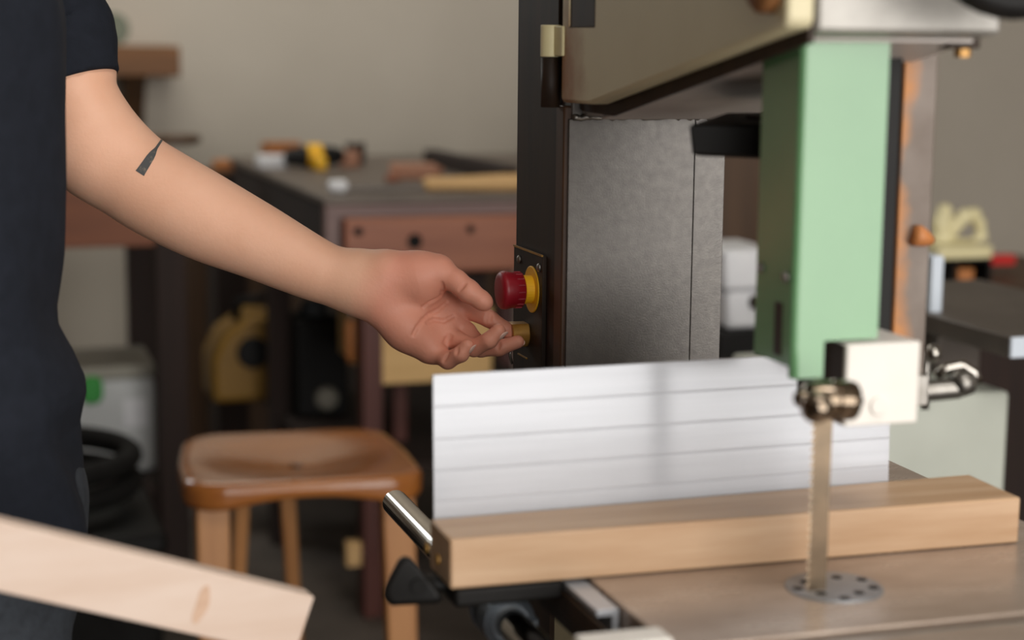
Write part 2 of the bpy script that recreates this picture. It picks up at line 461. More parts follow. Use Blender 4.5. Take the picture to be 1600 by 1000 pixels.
# the doors (a tray: outer face with slot, rolled edges)
def saw_door(name, zlo_far, zlo_near, ztop, slot, flip=False):
    DX, DY0, DY1 = 0.5217, 1.050, 1.493
    if not flip:
        poly = [(DY1, zlo_far+0.004), (DY1-0.004, zlo_far), (1.42, zlo_far+0.001), (DY0+0.004, zlo_near-0.002), (DY0, zlo_near+0.002), (DY0, ztop), (DY1, ztop)]
    else:
        poly = [(DY1, zlo_far), (DY1, ztop), (1.42, ztop-0.002), (DY0, zlo_near), (DY0, zlo_far)]
    b = MB().prism(poly, 0, DX, DX+0.020)
    o = b.build(name, M['door'], bs, 0.003)
    if slot:
        s0, s1, sz = at(888, 44, 0, DX)[1], at(931, 44, 0, DX)[1], at(905, 47, 0, DX)[2]
        MB().box(DX-0.0004, DX+0.006, s1, s0, sz, sz+0.10).build('window_slot', M['saw_dark'], o, 0.003, label='dark oblong slot in the door')
        MB().box(DX-0.0018, DX+0.002, s0-0.006, s0-0.0015, sz+0.003, sz+0.10).build('slot_lip', M['door'], o, 0.0005)
        k = at(1204, 0, 0, DX)
        MB().lathe([(0, 0.020), (0.010, 0.020), (0.014, 0.016)], (DX+0.002, k[1], k[2]+0.011), (-1, 0, 0)).build('door_knob', M['brown_wood'], o, smooth=True, label='brown round door knob')
    return o
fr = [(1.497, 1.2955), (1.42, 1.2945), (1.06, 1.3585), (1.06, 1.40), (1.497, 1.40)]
MB().prism(fr, 0, 0.5425, 0.5475).build('door_shadow_gap', M['saw_dark'], bs, 0.001)  # dark lip put in as the shadow gap below the door
ud = saw_door('upper_door', 1.3035, 1.370, 1.93, True)
saw_door('lower_door', 0.12, 0.80, 0.86, False, True)
# hinge knuckle
hp = at(861, 64, 0, 0.520); hr = 0.0095
zt, zb = at(861, 39, 0, 0.520)[2], at(861, 89, 0, 0.520)[2]
hin = MB().cyl((0.520, hp[1], zb), (0.520, hp[1], zt), hr)
hin.box(0.5195, 0.5285, 1.485, hp[1], zb+0.001, zt-0.001)
hin.build('hinge', M['cream'], bs, 0.001)
MB().cyl((0.520, hp[1], zb-0.045), (0.520, hp[1], zb-0.0005), hr*0.92).build('hinge_post', M['saw_dark'], bs, smooth=True)
# control plate, stop button, key switch
FX = CX0
c0 = at(809, 392, 0, FX); c1 = at(854, 407, 0, FX)
pl_z0 = at(830, 575, 0, FX)[2]
plate = MB().box(FX-0.004, FX+0.001, c1[1], c0[1], pl_z0-0.02, c1[2]+0.004).build('control_plate', M['saw_dark'], bs, 0.0005)
MB().box(FX-0.0052, FX-0.0035, c1[1], c0[1]-0.001, c1[2]+0.0035, c1[2]+0.0052).build('plate_edge', M['brass'], plate, label='worn brassy top edge of the plate')
for (sx, sy) in ((812, 405), (843, 418)):
    s = at(sx, sy, 0, FX-0.004)
    sc_ = MB().lathe([(0, 0.0042), (0.0016, 0.0040), (0.0028, 0.0022)], s+np.array([0.0002, 0, 0]), (-1, 0, 0), 16).build('screw', M['steel'], plate, smooth=True)
e = at(831, 452, 0, FX-0.004)
disc = MB().lathe([(0, 0.0225), (0.0008, 0.0225), (0.0012, 0.0215)], e, (-1, 0, 0), 40).build('warning_disc', M['yellow_plastic'], bs, smooth=False, label='round yellow disc behind the stop button')
MB().lathe([(0.001, 0.0135), (0.009, 0.0140), (0.0105, 0.0125)], e, (-1, 0, 0), 32).build('collar', M['yellow_plastic'], disc, smooth=False)
btn = MB().lathe([(0.0095, 0.0135), (0.011, 0.0168), (0.020, 0.0172), (0.0275, 0.0186), (0.0305, 0.0182), (0.0325, 0.0165), (0.0335, 0.012), (0.0338, 0.0)], e, (-1, 0, 0), 44)
stop = btn.build('stop_button', M['red_plastic'], bs, smooth=True, label='red mushroom stop button')
for k in range(16):
    a = 2*math.pi*k/16
    q = e+np.array([-0.0155, math.cos(a)*0.0172, math.sin(a)*0.0172])
    MB().box(q[0]-0.0030, q[0]+0.0035, q[1]-0.0006, q[1]+0.0006, q[2]-0.0006, q[2]+0.0006).build('grip_rib', M['red_plastic'], stop)
ks = at(822, 520, 0, FX-0.004)
key = MB().prism([(ks[1]+0.0135*math.cos(a), ks[2]+min(0.0135*math.sin(a), 0.0105)) for a in np.linspace(0, 2*math.pi, 36, endpoint=False)], 0, ks[0]-0.017, ks[0]).build('key_switch', M['brass'], bs, 0.0008, label='brass key switch under the stop button')
MB().box(ks[0]-0.021, ks[0]-0.0165, ks[1]-0.0014, ks[1]+0.0014, ks[2]-0.010, ks[2]+0.004).build('key_bow', M['steel'], key, 0.0006)
MB().tube([(ks[0]-0.016, ks[1], ks[2]-0.012), (ks[0]-0.016, ks[1]+0.001, ks[2]-0.022), (ks[0]-0.014, ks[1], ks[2]-0.030)], 0.0014, 8).build('key_tag', M['steel'], key, smooth=True)
kp = at(815, 555, 0, FX-0.004)
MB().box(FX-0.0052, FX-0.0035, kp[1]-0.018, kp[1]+0.010, kp[2]-0.0006, kp[2]+0.0006).build('scribed_line', M['brass'], plate)
# table
TX0, TX1, TY0, TY1 = 0.4460, 0.8555, 0.74, 1.478
sl = at(1500, 973, 2, TZ)[1]
prof = [(TY0, 0.925), (TY1, 0.925), (TY1, TZ), (sl+0.009, TZ), (sl+0.009, TZ-0.008), (sl-0.009, TZ-0.008), (sl-0.009, TZ), (TY0, TZ)]
table = MB().prism(prof, 0, TX0, TX1).build('saw_table', M['table_iron'], bs, 0.0015)
MB().box(TX0+0.002, TX1-0.002, sl-0.0085, sl-0.0045, TZ-0.0085, TZ-0.0004).build('slot_edge', M['steel'], table, 0.0003)
ins = at(1303, 918, 2, TZ)
M['insert'] = mat('grey_insert_steel', (150, 152, 156), 0.4, 0.5, c2=(128, 130, 134), nscale=40)
insert = MB().lathe([(0, 0.0365), (0.0022, 0.0365), (0.0030, 0.0358)], (ins[0], ins[1], TZ-0.0018), (0, 0, 1), 40).build('table_insert', M['insert'], table, smooth=False)
rr = random.Random(8)
for k in range(9):
    a = 2*math.pi*k/9+0.3; q = 0.022 if k % 2 else 0.029
    hx, hy = ins[0]+q*math.cos(a), ins[1]+q*math.sin(a)
    MB().lathe([(0, 0.0040), (0.0010, 0.0040)], (hx, hy, TZ+0.0006), (0, 0, 1), 12).build('hole', M['black'], insert)
# trunnion, lower cabinet and base
MB().box(0.555, 0.745, 1.02, 1.40, 0.858, 0.926).build('trunnion', M['saw_dark'], bs, 0.004)
MB().box(HX0, HX1, HY0, CY0+0.02, 0.09, 0.86).build('lower_housing', M['saw_light'], bs, 0.004)
MB().box(0.50, 0.86, 1.00, 1.70, 0.0, 0.10).build('base', M['saw_dark'], bs, 0.006)
# the blade
bx0, bx1, by = at(1259, 930, 1, 1.118)[0], at(1290, 925, 1, 1.118)[0], 1.118
bl = MB().box(bx0+0.002, bx1, by-0.0005, by+0.0005, 0.88, 1.40)
nt_ = 86
for k in range(nt_):
    z = 0.88+k*0.006
    bl.add([(bx0+0.0022, by-0.0006, z), (bx0+0.0022, by+0.0006, z), (bx0+0.0022, by, z+0.006), (bx0-0.0008, by, z+0.001)], [(0, 1, 3), (1, 2, 3), (2, 0, 3), (0, 2, 1)])
bl.build('blade', M['blade'], bs)
# blade guard: a folded green channel with a stepped lower edge
gy = 1.090
gx0, gx1 = at(1247, 300, 1, gy)[0], at(1381, 300, 1, gy)[0]
z_a, z_b = at(1265, 591, 1, gy)[2], at(1330, 531, 1, gy)[2]
gxm = at(1287, 560, 1, gy)[0]
gyf = at(1186, 300, 0, gx0)[1]
z_c = at(1215, 566, 0, gx0)[2]
def guard_profile(xr, cheek):
    r, t = 0.0055, 0.002
    out = [(xr, gy), (gx0+r, gy)]+[(gx0+r-r*math.sin(a), gy+r-r*math.cos(a)) for a in np.linspace(0.2, math.pi/2, 6)]
    inn = [(gx0+r-(r-t)*math.sin(a), gy+r-(r-t)*math.cos(a)) for a in np.linspace(math.pi/2, 0, 6)]+[(xr, gy+t)]
    return out+([(gx0, gyf), (gx0+t, gyf)] if cheek else [])+inn
gm = MB().prism(guard_profile(gx1, True), 2, z_b, 1.40)
gm.prism(guard_profile(gxm, True), 2, z_c, z_b)
gm.prism(guard_profile(gxm, False), 2, z_a, z_c)
gd = gm.build('blade_guard', M['green'], bs, label='green sheet metal blade guard')
q = at(1216, 520, 0, gx0)
MB().box(gx0-0.0006, gx0+0.001, q[1]-0.006, q[1]+0.006, q[2]-0.016, q[2]+0.022).build('cheek_slot', M['saw_dark'], gd, 0.0004)
for (sx, sy) in ((1190, 418), (1229, 433)):
    s = at(sx, sy, 0, gx0)
    MB().lathe([(0, 0.004), (0.002, 0.0036), (0.003, 0.002)], s, (-1, 0, 0), 14).build('rivet', M['steel'], gd, smooth=True)
# guide post with rust streak, dark channel behind the guard
RUST_X = at(1405, 300, 1, 1.165)[0]
M['rusty'] = rusty_material()
g0, g1 = RUST_X, at(1457, 300, 1, 1.165)[0]
gz = at(1440, 632, 1, 1.165)[2]
MB().box(g0, g1, 1.165, 1.190, gz+0.022, 1.42).build('guide_post', M['rusty'], bs, 0.0012, label='steel guide post streaked with orange rust')
MB().box(g1-0.016, g1+0.002, 1.160, 1.195, gz, gz+0.024).build('post_foot', M['steel'], bs, 0.001)
MB().box(gx1-0.012, at(1402, 300, 1, 1.148)[0], 1.148, 1.156, z_b-0.01, 1.40).build('post_channel', M['black'], bs, 0.001)
rb = at(1440, 365, 1, 1.163)
MB().lathe([(0, 0.007), (0.004, 0.0085), (0.012, 0.006), (0.018, 0.003)], (rb[0]-0.008, 1.162, rb[2]), (1, 0, -0.35), 14).build('rust_lump', M['orange_wood'], bs, smooth=True, label='orange rusty clamp lug')
# guide block with bolt, guide bearing
wy = 1.082
w0, w1 = at(1322, 600, 1, wy)[0], at(1436, 600, 1, wy)[0]
wz1, wz0 = at(1380, 536, 1, wy)[2], at(1380, 664, 1, wy)[2]
gb = MB().box(w0, w1, wy, 1.158, wz0, wz1).build('guide_block', M['white_paint'], bs, 0.0015, label='white painted lower guide block')
MB().box(w0-0.0008, w0+0.002, wy+0.004, 1.155, wz0+0.002, wz1-0.001).build('block_side_shade', M['saw_dark'], gb, 0.0004)  # shade on the white block's left side, put in as a dark sheet
bb = at(1372, 634, 1, wy)
MB().lathe([(0, 0.0068), (0.0018, 0.0066), (0.0022, 0.0058)], bb, (0, -1, 0), 20).build('bolt_head', M['white_paint'], gb, smooth=False)
k0 = P(1241, 622, 1.165)
px = 1.165/FPX
prof = [(0, 5), (3, 10), (9, 13), (15, 14), (18, 22), (26, 27), (40, 30), (58, 31), (60, 28), (64, 28), (66, 32), (84, 32), (86, 29), (90, 29), (92, 32), (99, 31), (103, 20), (112, 10), (116, 6)]
bear = MB().lathe([(a*px*1.05, r*px) for a, r in prof], k0, (1.0, 0.03, -0.10), 36).build('guide_bearing', M['dark_chrome'], bs, smooth=True)
bear.data.set_sharp_from_angle(angle=0.6)
kb = P(1276, 636, 1.148)
MB().lathe([(-0.010, 0.002), (-0.009, 0.007), (-0.003, 0.0105), (0.003, 0.0105), (0.008, 0.008), (0.010, 0.002)], kb, (0.5, 0.9, 0), 24).build('thumb_knob', M['dark_chrome'], bear, smooth=True)
MB().cyl((gx0+0.014, 1.100, k0[2]-0.002), (gx0+0.014, 1.106, z_a+0.02), 0.007).build('bearing_stem', M['saw_dark'], bs, smooth=True)
# black lock handle behind the guard
hy = 1.230
h0 = at(1075, 215, 1, hy)[0]; hzt, hzb = at(1090, 194, 1, hy)[2], at(1085, 244, 1, hy)[2]
top_ = [(h0, hy, hzt), (h0+0.11, hy, hzt-0.001), (h0+0.13, hy+0.11, hzt+0.004), (h0+0.075, hy+0.10, hzt+0.004)]
bot_ = [(h0+0.005, hy+0.004, hzb), (h0+0.11, hy+0.004, hzb-0.006), (h0+0.13, hy+0.10, hzb), (h0+0.075, hy+0.09, hzb)]
MB().hexa(bot_, top_).build('lock_handle', M['black'], bs, 0.003)
MB().lathe([(0, 0.011), (0.002, 0.011)], (h0+0.085, hy+0.055, hzt+0.0015), (0, -0.04, 1), 24).build('handle_hole', M['saw_dark'], bs, smooth=False)
MB().box(h0+0.07, g0+0.01, 1.19, hy+0.012, hzb, hzt-0.006).build('rack_box', M['saw_dark'], bs, 0.002)
# rail along the front of the table, dark bar, mounting plate, round fence rod
ra = at(928, 912, 2, 0.957); rbm = at(948, 950, 2, 0.957)
RX0, RX1, RY0 = 0.4275, 0.4445, at(950, 955, 0, 0.436)[1]
rail = MB().prism([(RX0, 0.957), (RX1, 0.957), (RX1, 0.937), (RX1-0.005, 0.937), (RX1-0.005, 0.952), (RX0, 0.952)], 1, RY0, 1.47).build('front_rail', M['alu'], bs, 0.0006)
zrb = at(905, 985, 0, 0.4240)[2]
MB().box(0.4240, 0.4262, 1.03, 1.47, zrb, 0.9515).build('rail_bar', M['saw_dark'], bs, 0.002)
mpz = at(900, 992, 1, 1.06)
MB().box(0.385, 0.447, 1.035, 1.062, mpz[2]-0.016, mpz[2]).build('rail_bracket', M['white_paint'], bs, 0.002)
MB().box(0.4265, 0.4470, 1.06, 1.46, 0.922, 0.936).build('rail_spacer', M['saw_dark'], bs, 0.001)
rodx, rodz = 0.3925, 0.921
MB().cyl((rodx, 1.02, rodz), (rodx, 1.585, rodz), 0.0125, n=32).build('fence_rod', M['chrome'], bs, smooth=False, label='polished round fence rod')
bs.children[-1].data.polygons.foreach_set('use_smooth', [len(p.vertices) == 4 for p in bs.children[-1].data.polygons])
MB().lathe([(0, 0.015), (0.003, 0.0205), (0.018, 0.0215), (0.020, 0.018), (0.036, 0.018), (0.038, 0.021), (0.046, 0.020)], (rodx, 1.222, rodz), (0, 1, 0), 30).build('rod_clamp', M['gun_blue'], bs, smooth=False)
MB().box(rodx-0.004, 0.420, 1.235, 1.26, 0.905, 0.918).build('clamp_arm', M['gun_blue'], bs, 0.002)

# ------------------------------------------------------------------ the rip fence (rests on the table, slides on the rod)
fx0 = 0.3350
fn = thing('rip_fence', 'white aluminium rip fence with a wooden bar at its foot on the saw table', 'fence', (0.55, 1.22, TZ+0.0005))
wy0 = 1.190
yb = at(800, 799, 2, 0.9995)[1]
bar = MB().add([(fx0+0.002, wy0+0.004, TZ+0.0006), (0.8115, wy0-0.004, TZ+0.0006), (0.8135, yb+0.012, TZ+0.0006), (fx0+0.002, yb-0.001, TZ+0.0006),
                (fx0+0.002, wy0+0.004, 0.9985), (0.8115, wy0-0.004, 0.9985), (0.8135, yb+0.012, 0.9985), (fx0+0.002, yb-0.001, 0.9985)],
               [(0, 3, 2, 1), (4, 5, 6, 7), (0, 1, 5, 4), (1, 2, 6, 5), (2, 3, 7, 6), (3, 0, 4, 7)]).build('wooden_bar', M['fence_wood'], fn, 0.002, label='beech bar in front of the fence plate')
for (sx, sy) in ((668, 856), (685, 874)):
    s = at(sx, sy, 0, fx0+0.002)
    MB().lathe([(0, 0.0042), (0.0012, 0.004), (0.0018, 0.003)], s, (-1, 0, 0), 16).build('screw', M['brass'], bar, smooth=False)
# plate: an extrusion with shallow grooves
pz1 = at(690, 586, 1, yb+0.004)[2]
pf0 = at(678, 690, 1, yb+0.002)[0]; pf1 = at(1395, 700, 1, yb+0.006)[0]
pz0 = TZ+0.0008
pr_ = [(yb+0.001, pz0)]
ngr = 5
H = pz1-pz0
for z in (0.10, 0.32, 0.545, 0.775):
    zz = 1.0+(pz1-1.0)*z
    pr_ += [(yb+0.001, zz-0.0009), (yb+0.0013, zz-0.0003), (yb+0.0013, zz+0.0003), (yb+0.001, zz+0.0009)]
pr_ += [(yb+0.001, pz1), (yb+0.004, pz1), (yb+0.004, pz0)]
pl = MB().prism(pr_, 0, pf0, pf1)
sk = 0.010/(pf1-pf0)
pl.v = [(x, y+(x-pf0)*sk+(z-1.0)*0.035, z) for x, y, z in pl.v]
bm_fence = pl.build('fence_plate', M['alu'], fn, label='tall white aluminium plate with grooves')
MB().box(pf0+0.07, pf1-0.01, yb+0.016, yb+0.040, pz0, pz1-0.025).build('stiffener', M['alu'], fn, 0.001)
MB().box(fx0+0.006, 0.425, 1.195, 1.255, 0.9455, TZ).build('carriage', M['black'], fn, 0.003)
# lock knob: three lobed black hand knob
kc = P(648, 914, 1.30)
outl = [(622, 874), (630, 868), (640, 870), (655, 884), (668, 902), (690, 928), (692, 938), (684, 943), (650, 945), (612, 947), (604, 942), (598, 932), (599, 920), (607, 902)]
kn = MB(); v = []
for dd, sc in ((1.282, 0.80), (1.285, 0.96), (1.296, 1.0), (1.306, 0.95), (1.309, 0.7)):
    v += [P(646+(x-646)*sc*1.29/dd, 914+(y-914)*sc*1.29/dd, dd) for x, y in outl]
n = len(outl)
f = [(j*n+i, j*n+(i+1) % n, (j+1)*n+(i+1) % n, (j+1)*n+i) for j in range(4) for i in range(n)] + [tuple(range(n)), tuple(range(4*n, 5*n))]
knob = kn.add(v, f).build('lock_knob', M['black'], fn, 0.001, label='black triangular lock knob')
MB().lathe([(0, 0.006), (0.003, 0.0055)], P(655, 916, 1.2815), -FWD, 20).build('knob_cap', M['rubber'], knob, smooth=False)
MB().cyl((kc[0]+0.006, kc[1]+0.006, kc[2]), (fx0+0.02, 1.222, 0.952), 0.006).build('knob_screw', M['black'], fn, smooth=True)

# ------------------------------------------------------------------ the person
R_ = 1.70/FPX
person = thing('person', 'person in a black t-shirt at left reaching an open hand toward the key switch', 'person', (-0.03, 1.58, 0))
def chain(p, pts, k=0.004):
    d = None
    for (a, ra), (b, rb) in zip(pts[:-1], pts[1:]):
        c = cap(p, a, b, ra, rb)
        d = c if d is None else smin(d, c, k)
    return d
DW = 1.700
wrist = P(556, 443, DW); elbow = P(150, 232, 1.735); shoulder = np.array([-0.055, 1.775, 1.455])
arm_pts = [(shoulder, 0.052), (P(76, 40, 1.745), 0.048), (P(113, 150, 1.738), 0.0448), (elbow, 0.043)]
fore_pts = [(elbow, 0.042), (P(222, 285, 1.728), 0.0455), (P(315, 336, 1.718), 0.0435), (P(400, 376, 1.710), 0.0375), (P(495, 422, 1.702), 0.0305), (wrist, 0.0270)]
def pt(zx, zy, dd): return P(540+zx/4.1667, 360+zy/4.1667, DW+dd)
palm_caps = [
    (wrist, 0.0265, pt(190, 360, -0.000), 0.0265),
    (pt(190, 350, 0.002), 0.0225, pt(480, 450, 0.006), 0.0195),       # core
    (pt(120, 285, -0.002), 0.0220, pt(480, 300, -0.008), 0.0205),     # thenar
    (pt(290, 285, -0.009), 0.0195, pt(500, 300, -0.010), 0.0190),
    (pt(250, 330, -0.004), 0.0205, pt(470, 380, -0.002), 0.0190),
    (pt(500, 295, -0.010), 0.0190, pt(610, 270, -0.013), 0.0140),
    (pt(180, 430, -0.005), 0.0225, pt(400, 640, -0.004), 0.0200),     # hypothenar
    (pt(400, 640, -0.004), 0.0190, pt(540, 770, -0.003), 0.0140),
    (pt(420, 440, 0.016), 0.0160, pt(690, 480, 0.016), 0.0120),       # index metacarpal
    (pt(430, 500, 0.016), 0.0160, pt(690, 560, 0.014), 0.0120),       # middle
    (pt(420, 560, 0.012), 0.0160, pt(650, 640, 0.008), 0.0120),       # ring
    (pt(400, 620, 0.006), 0.0160, pt(570, 740, 0.002), 0.0120),
]
fingers = {
    'index': [(pt(680, 490, 0.016), 0.0105), (pt(800, 520, 0.012), 0.0088), (pt(935, 575, 0.004), 0.0083), (pt(1045, 645, 0.004), 0.0070), (pt(1100, 700, 0.006), 0.0060)],
    'middle': [(pt(690, 580, 0.012), 0.0105), (pt(790, 660, 0.010), 0.0090), (pt(880, 765, 0.000), 0.0088), (pt(1000, 765, -0.006), 0.0076), (pt(1120, 726, -0.008), 0.0064)],
    'ring': [(pt(620, 660, 0.006), 0.0105), (pt(720, 715, 0.000), 0.0090), (pt(835, 765, -0.014), 0.0084), (pt(935, 715, -0.026), 0.0077), (pt(995, 655, -0.028), 0.0070)],
    'pinky': [(pt(530, 765, 0.000), 0.0108), (pt(590, 800, -0.004), 0.0095), (pt(665, 845, -0.016), 0.0084), (pt(750, 805, -0.026), 0.0076), (pt(790, 750, -0.028), 0.0064)],
    'thumb': [(pt(430, 270, -0.010), 0.0165), (pt(610, 262, -0.016), 0.0128), (pt(720, 330, -0.022), 0.0108), (pt(800, 395, -0.026), 0.0108), (pt(885, 455, -0.027), 0.0090), (pt(905, 470, -0.027), 0.0082)],
}
def limb(p, pts, n=26):
    n = int(n*1.7); q = np.array([a for a, _ in pts]); r = np.array([b for _, b in pts])
    m = len(q); out = []
    for u in np.linspace(0, m-1, n):
        i = min(int(u), m-2); t = u-i
        g = [q[max(i-1, 0)], q[i], q[i+1], q[min(i+2, m-1)]]; h = [r[max(i-1, 0)], r[i], r[i+1], r[min(i+2, m-1)]]
        f = lambda a: 0.5*(2*a[1]+(-a[0]+a[2])*t+(2*a[0]-5*a[1]+4*a[2]-a[3])*t*t+(-a[0]+3*a[1]-3*a[2]+a[3])*t**3)
        out.append((f(g), float(f(h))))
    best = np.full(len(p), 1e9, np.float32); rad = np.zeros(len(p), np.float32)
    for (a, ra), (b, rb) in zip(out[:-1], out[1:]):
        a = np.asarray(a, np.float32); ab = np.asarray(b, np.float32)-a; v = p-a
        h = np.clip((v@ab)/float(ab@ab), 0, 1)
        d = ((v-h[:, None]*ab)**2).sum(1)
        k = d < best
        best = np.where(k, d, best); rad = np.where(k, ra+h*(rb-ra), rad)
    return np.sqrt(best)-rad
def hand_arm(p):
    a = limb(p, arm_pts, 12)
    d = smin(a, limb(p, fore_pts, 26), 0.030)
    pm = None
    for (a0, r0, b0, r1) in palm_caps:
        c = cap(p, a0, b0, r0, r1)
        pm = c if pm is None else smin(pm, c, 0.014)
    d = smin(d, pm, 0.014)
    base = d
    for k, pts in fingers.items():
        c = chain(p, pts, 0.003)
        d = np.minimum(d, smin(base, c, 0.005 if k != 'thumb' else 0.007))
    return d
crease_px = [
    [(628, 345), (632, 385), (622, 430), (585, 452)],
    [(585, 452), (545, 470), (505, 500)],
    [(660, 470), (600, 520), (545, 545), (505, 580), (470, 625), (440, 680)],
    [(700, 560), (640, 590), (575, 580), (530, 600)],
    [(925, 540), (915, 595)], [(948, 545), (940, 590)],
    [(640, 735), (672, 680)], [(655, 742), (688, 690)],
    [(640, 850), (668, 800)], [(722, 800), (728, 770)],
    [(1000, 725), (992, 770)],
    [(740, 390), (775, 350)],
]
creases = []
for line in crease_px:
    pp = []
    for (a, b), (c, e2) in zip(line[:-1], line[1:]):
        for t in (0, 0.5): pp.append((a+(c-a)*t, b+(e2-b)*t))
    pp.append(line[-1])
    pts3 = [march(hand_arm, 540+a/4.1667, 360+b/4.1667, 1.55) for a, b in pp]
    creases += [(a, b) for a, b in zip(pts3[:-1], pts3[1:]) if np.linalg.norm(a-b) < 0.02]
def left_arm(p):
    d = hand_arm(p)
    near = np.abs(d) < 0.006
    if near.any():
        q = p[near]; dd = d[near]
        for a, b in creases:
            dd = smax(dd, -cap(q, a, b, 0.0016, 0.0016), 0.0018)
        d = d.copy(); d[near] = dd
    return d
allp = np.array([q for q, _ in arm_pts+fore_pts]+[q for pts in fingers.values() for q, _ in pts])
me1 = net_mesh('body', left_arm, allp.min(0)-0.06, allp.max(0)+0.06, 0.00125)
# the rest of the body (mostly outside the frame): right arm holding the board, neck, head
board_a, board_b = P(-150, 832, 1.150), P(478, 975, 1.280)
bdir = (board_b-board_a)/np.linalg.norm(board_b-board_a)
grip = board_a - bdir*0.10
rsh, relb, rwr = np.array([-0.06, 1.385, 1.445]), np.array([-0.215, 1.30, 1.20]), grip+np.array([-0.03, 0.045, 0.052])
head_c = np.array([-0.005, 1.58, 1.665])
bn = np.cross(bdir, np.array([0, 0, 1.0])); bn /= np.linalg.norm(bn)      # across the board, away from the camera or to it
if bn[1] < 0: bn = -bn
bup = np.cross(bn, bdir); bup = bup if bup[2] > 0 else -bup
def rest(p):
    d = smin(chain(p, [(rsh, 0.052), (relb, 0.042)], 0.02), chain(p, [(relb, 0.042), (relb*0.6+rwr*0.4, 0.042), (rwr, 0.028)], 0.02), 0.02)
    knuck = grip+bn*0.022+bup*0.040
    d = smin(d, cap(p, rwr, knuck, 0.026, 0.024), 0.02)
    base = d
    for k in range(4):
        o = bdir*(0.030-0.020*k)
        L = (1.0, 1.08, 1.0, 0.86)[k]
        c = chain(p, [(knuck+o*0.8, 0.0105), (grip+o+bup*0.041*L+bn*-0.006, 0.0095), (grip+o+bup*0.034-bn*0.0235, 0.0088), (grip+o-bup*0.004*L-bn*0.0235, 0.0080)], 0.003)
        d = np.minimum(d, smin(base, c, 0.006))
    c = chain(p, [(knuck+bdir*0.02-bup*0.01, 0.013), (grip+bdir*0.045+bn*0.026-bup*0.004, 0.0115), (grip+bdir*0.062+bn*0.024-bup*0.026, 0.0095)], 0.004)
    d = np.minimum(d, smin(base, c, 0.008))
    h = ell(p, head_c, (0.092, 0.075, 0.112))
    h = smin(h, ell(p, head_c+np.array([0.025, 0, -0.055]), (0.060, 0.058, 0.062)), 0.03)
    h = smin(h, cap(p, head_c+np.array([0.088, 0, 0.0]), head_c+np.array([0.104, 0, -0.028]), 0.007, 0.013), 0.012)
    h = smin(h, cap(p, head_c+np.array([0.080, -0.018, -0.060]), head_c+np.array([0.080, 0.018, -0.060]), 0.009, 0.009), 0.008)
    for s in (-1, 1):
        h = smin(h, ell(p, head_c+np.array([-0.005, s*0.076, -0.012]), (0.020, 0.009, 0.032)), 0.006)
        h = smax(h, -ell(p, head_c+np.array([0.094, s*0.031, 0.002]), (0.014, 0.017, 0.011)), 0.008)
        h = np.minimum(h, ell(p, head_c+np.array([0.074, s*0.031, 0.002]), (0.012, 0.013, 0.012)))
    nk = cap(p, np.array([-0.035, 1.58, 1.42]), head_c+np.array([-0.02, 0, -0.07]), 0.058, 0.052)
    h = smin(h, nk, 0.03)
    return np.minimum(d, h)
me2 = net_mesh('body_rest', rest, (-0.45, 1.02, 0.95), (0.16, 1.72, 1.82), 0.0042)
bmx = bmesh.new(); bmx.from_mesh(me1); bmx.from_mesh(me2)
bmx.to_mesh(me1); bmx.free()
body = link('body', me1, M['skin'], person, smooth=True)
co = np.zeros(len(me1.vertices)*3, np.float32); me1.vertices.foreach_get('co', co); co = co.reshape(-1, 3)
axis = (wrist-P(400, 376, 1.71)); axis /= np.linalg.norm(axis)
tt = np.clip(((co-wrist.astype(np.float32))@axis.astype(np.float32)-0.004)/0.03, 0, 1)
tt *= (co[:, 0] > 0.2)
att = me1.attributes.new('palm_tint', 'FLOAT', 'POINT'); att.data.foreach_set('value', tt.astype(np.float32))
# tattoo on the forearm: a small brush shape, wrapped on the skin
rows = []
ax0, ax1 = np.array([259.5, 208.5]), np.array([218.5, 271.0])
dv = ax1-ax0; nv = np.array([-dv[1], dv[0]])/np.linalg.norm(dv)
for i in range(31):
    t = i/30
    hw_ = np.interp(t, [0, 0.1, 0.38, 0.50, 0.60, 0.90, 1.0], [1.8, 1.6, 2.2, 5.0, 6.2, 7.2, 7.8])
    row = []
    for j in range(7):
        q = ax0+dv*t+nv*hw_*(j-3)/3
        s = march(hand_arm, q[0], q[1], 1.55)
        if abs(float(hand_arm(s[None].astype(np.float32))[0])) > 1e-3:
            row = None; break
        row.append(s+normal(hand_arm, s)*0.00035)
    if row: rows.append(row)
tv = [p for r in rows for p in r]
MB().add(tv, [(i*7+j, i*7+j+1, (i+1)*7+j+1, (i+1)*7+j) for i in range(len(rows)-1) for j in range(6)]).build('tattoo', M['tattoo'], person, smooth=True, label='dark brush shaped forearm tattoo')
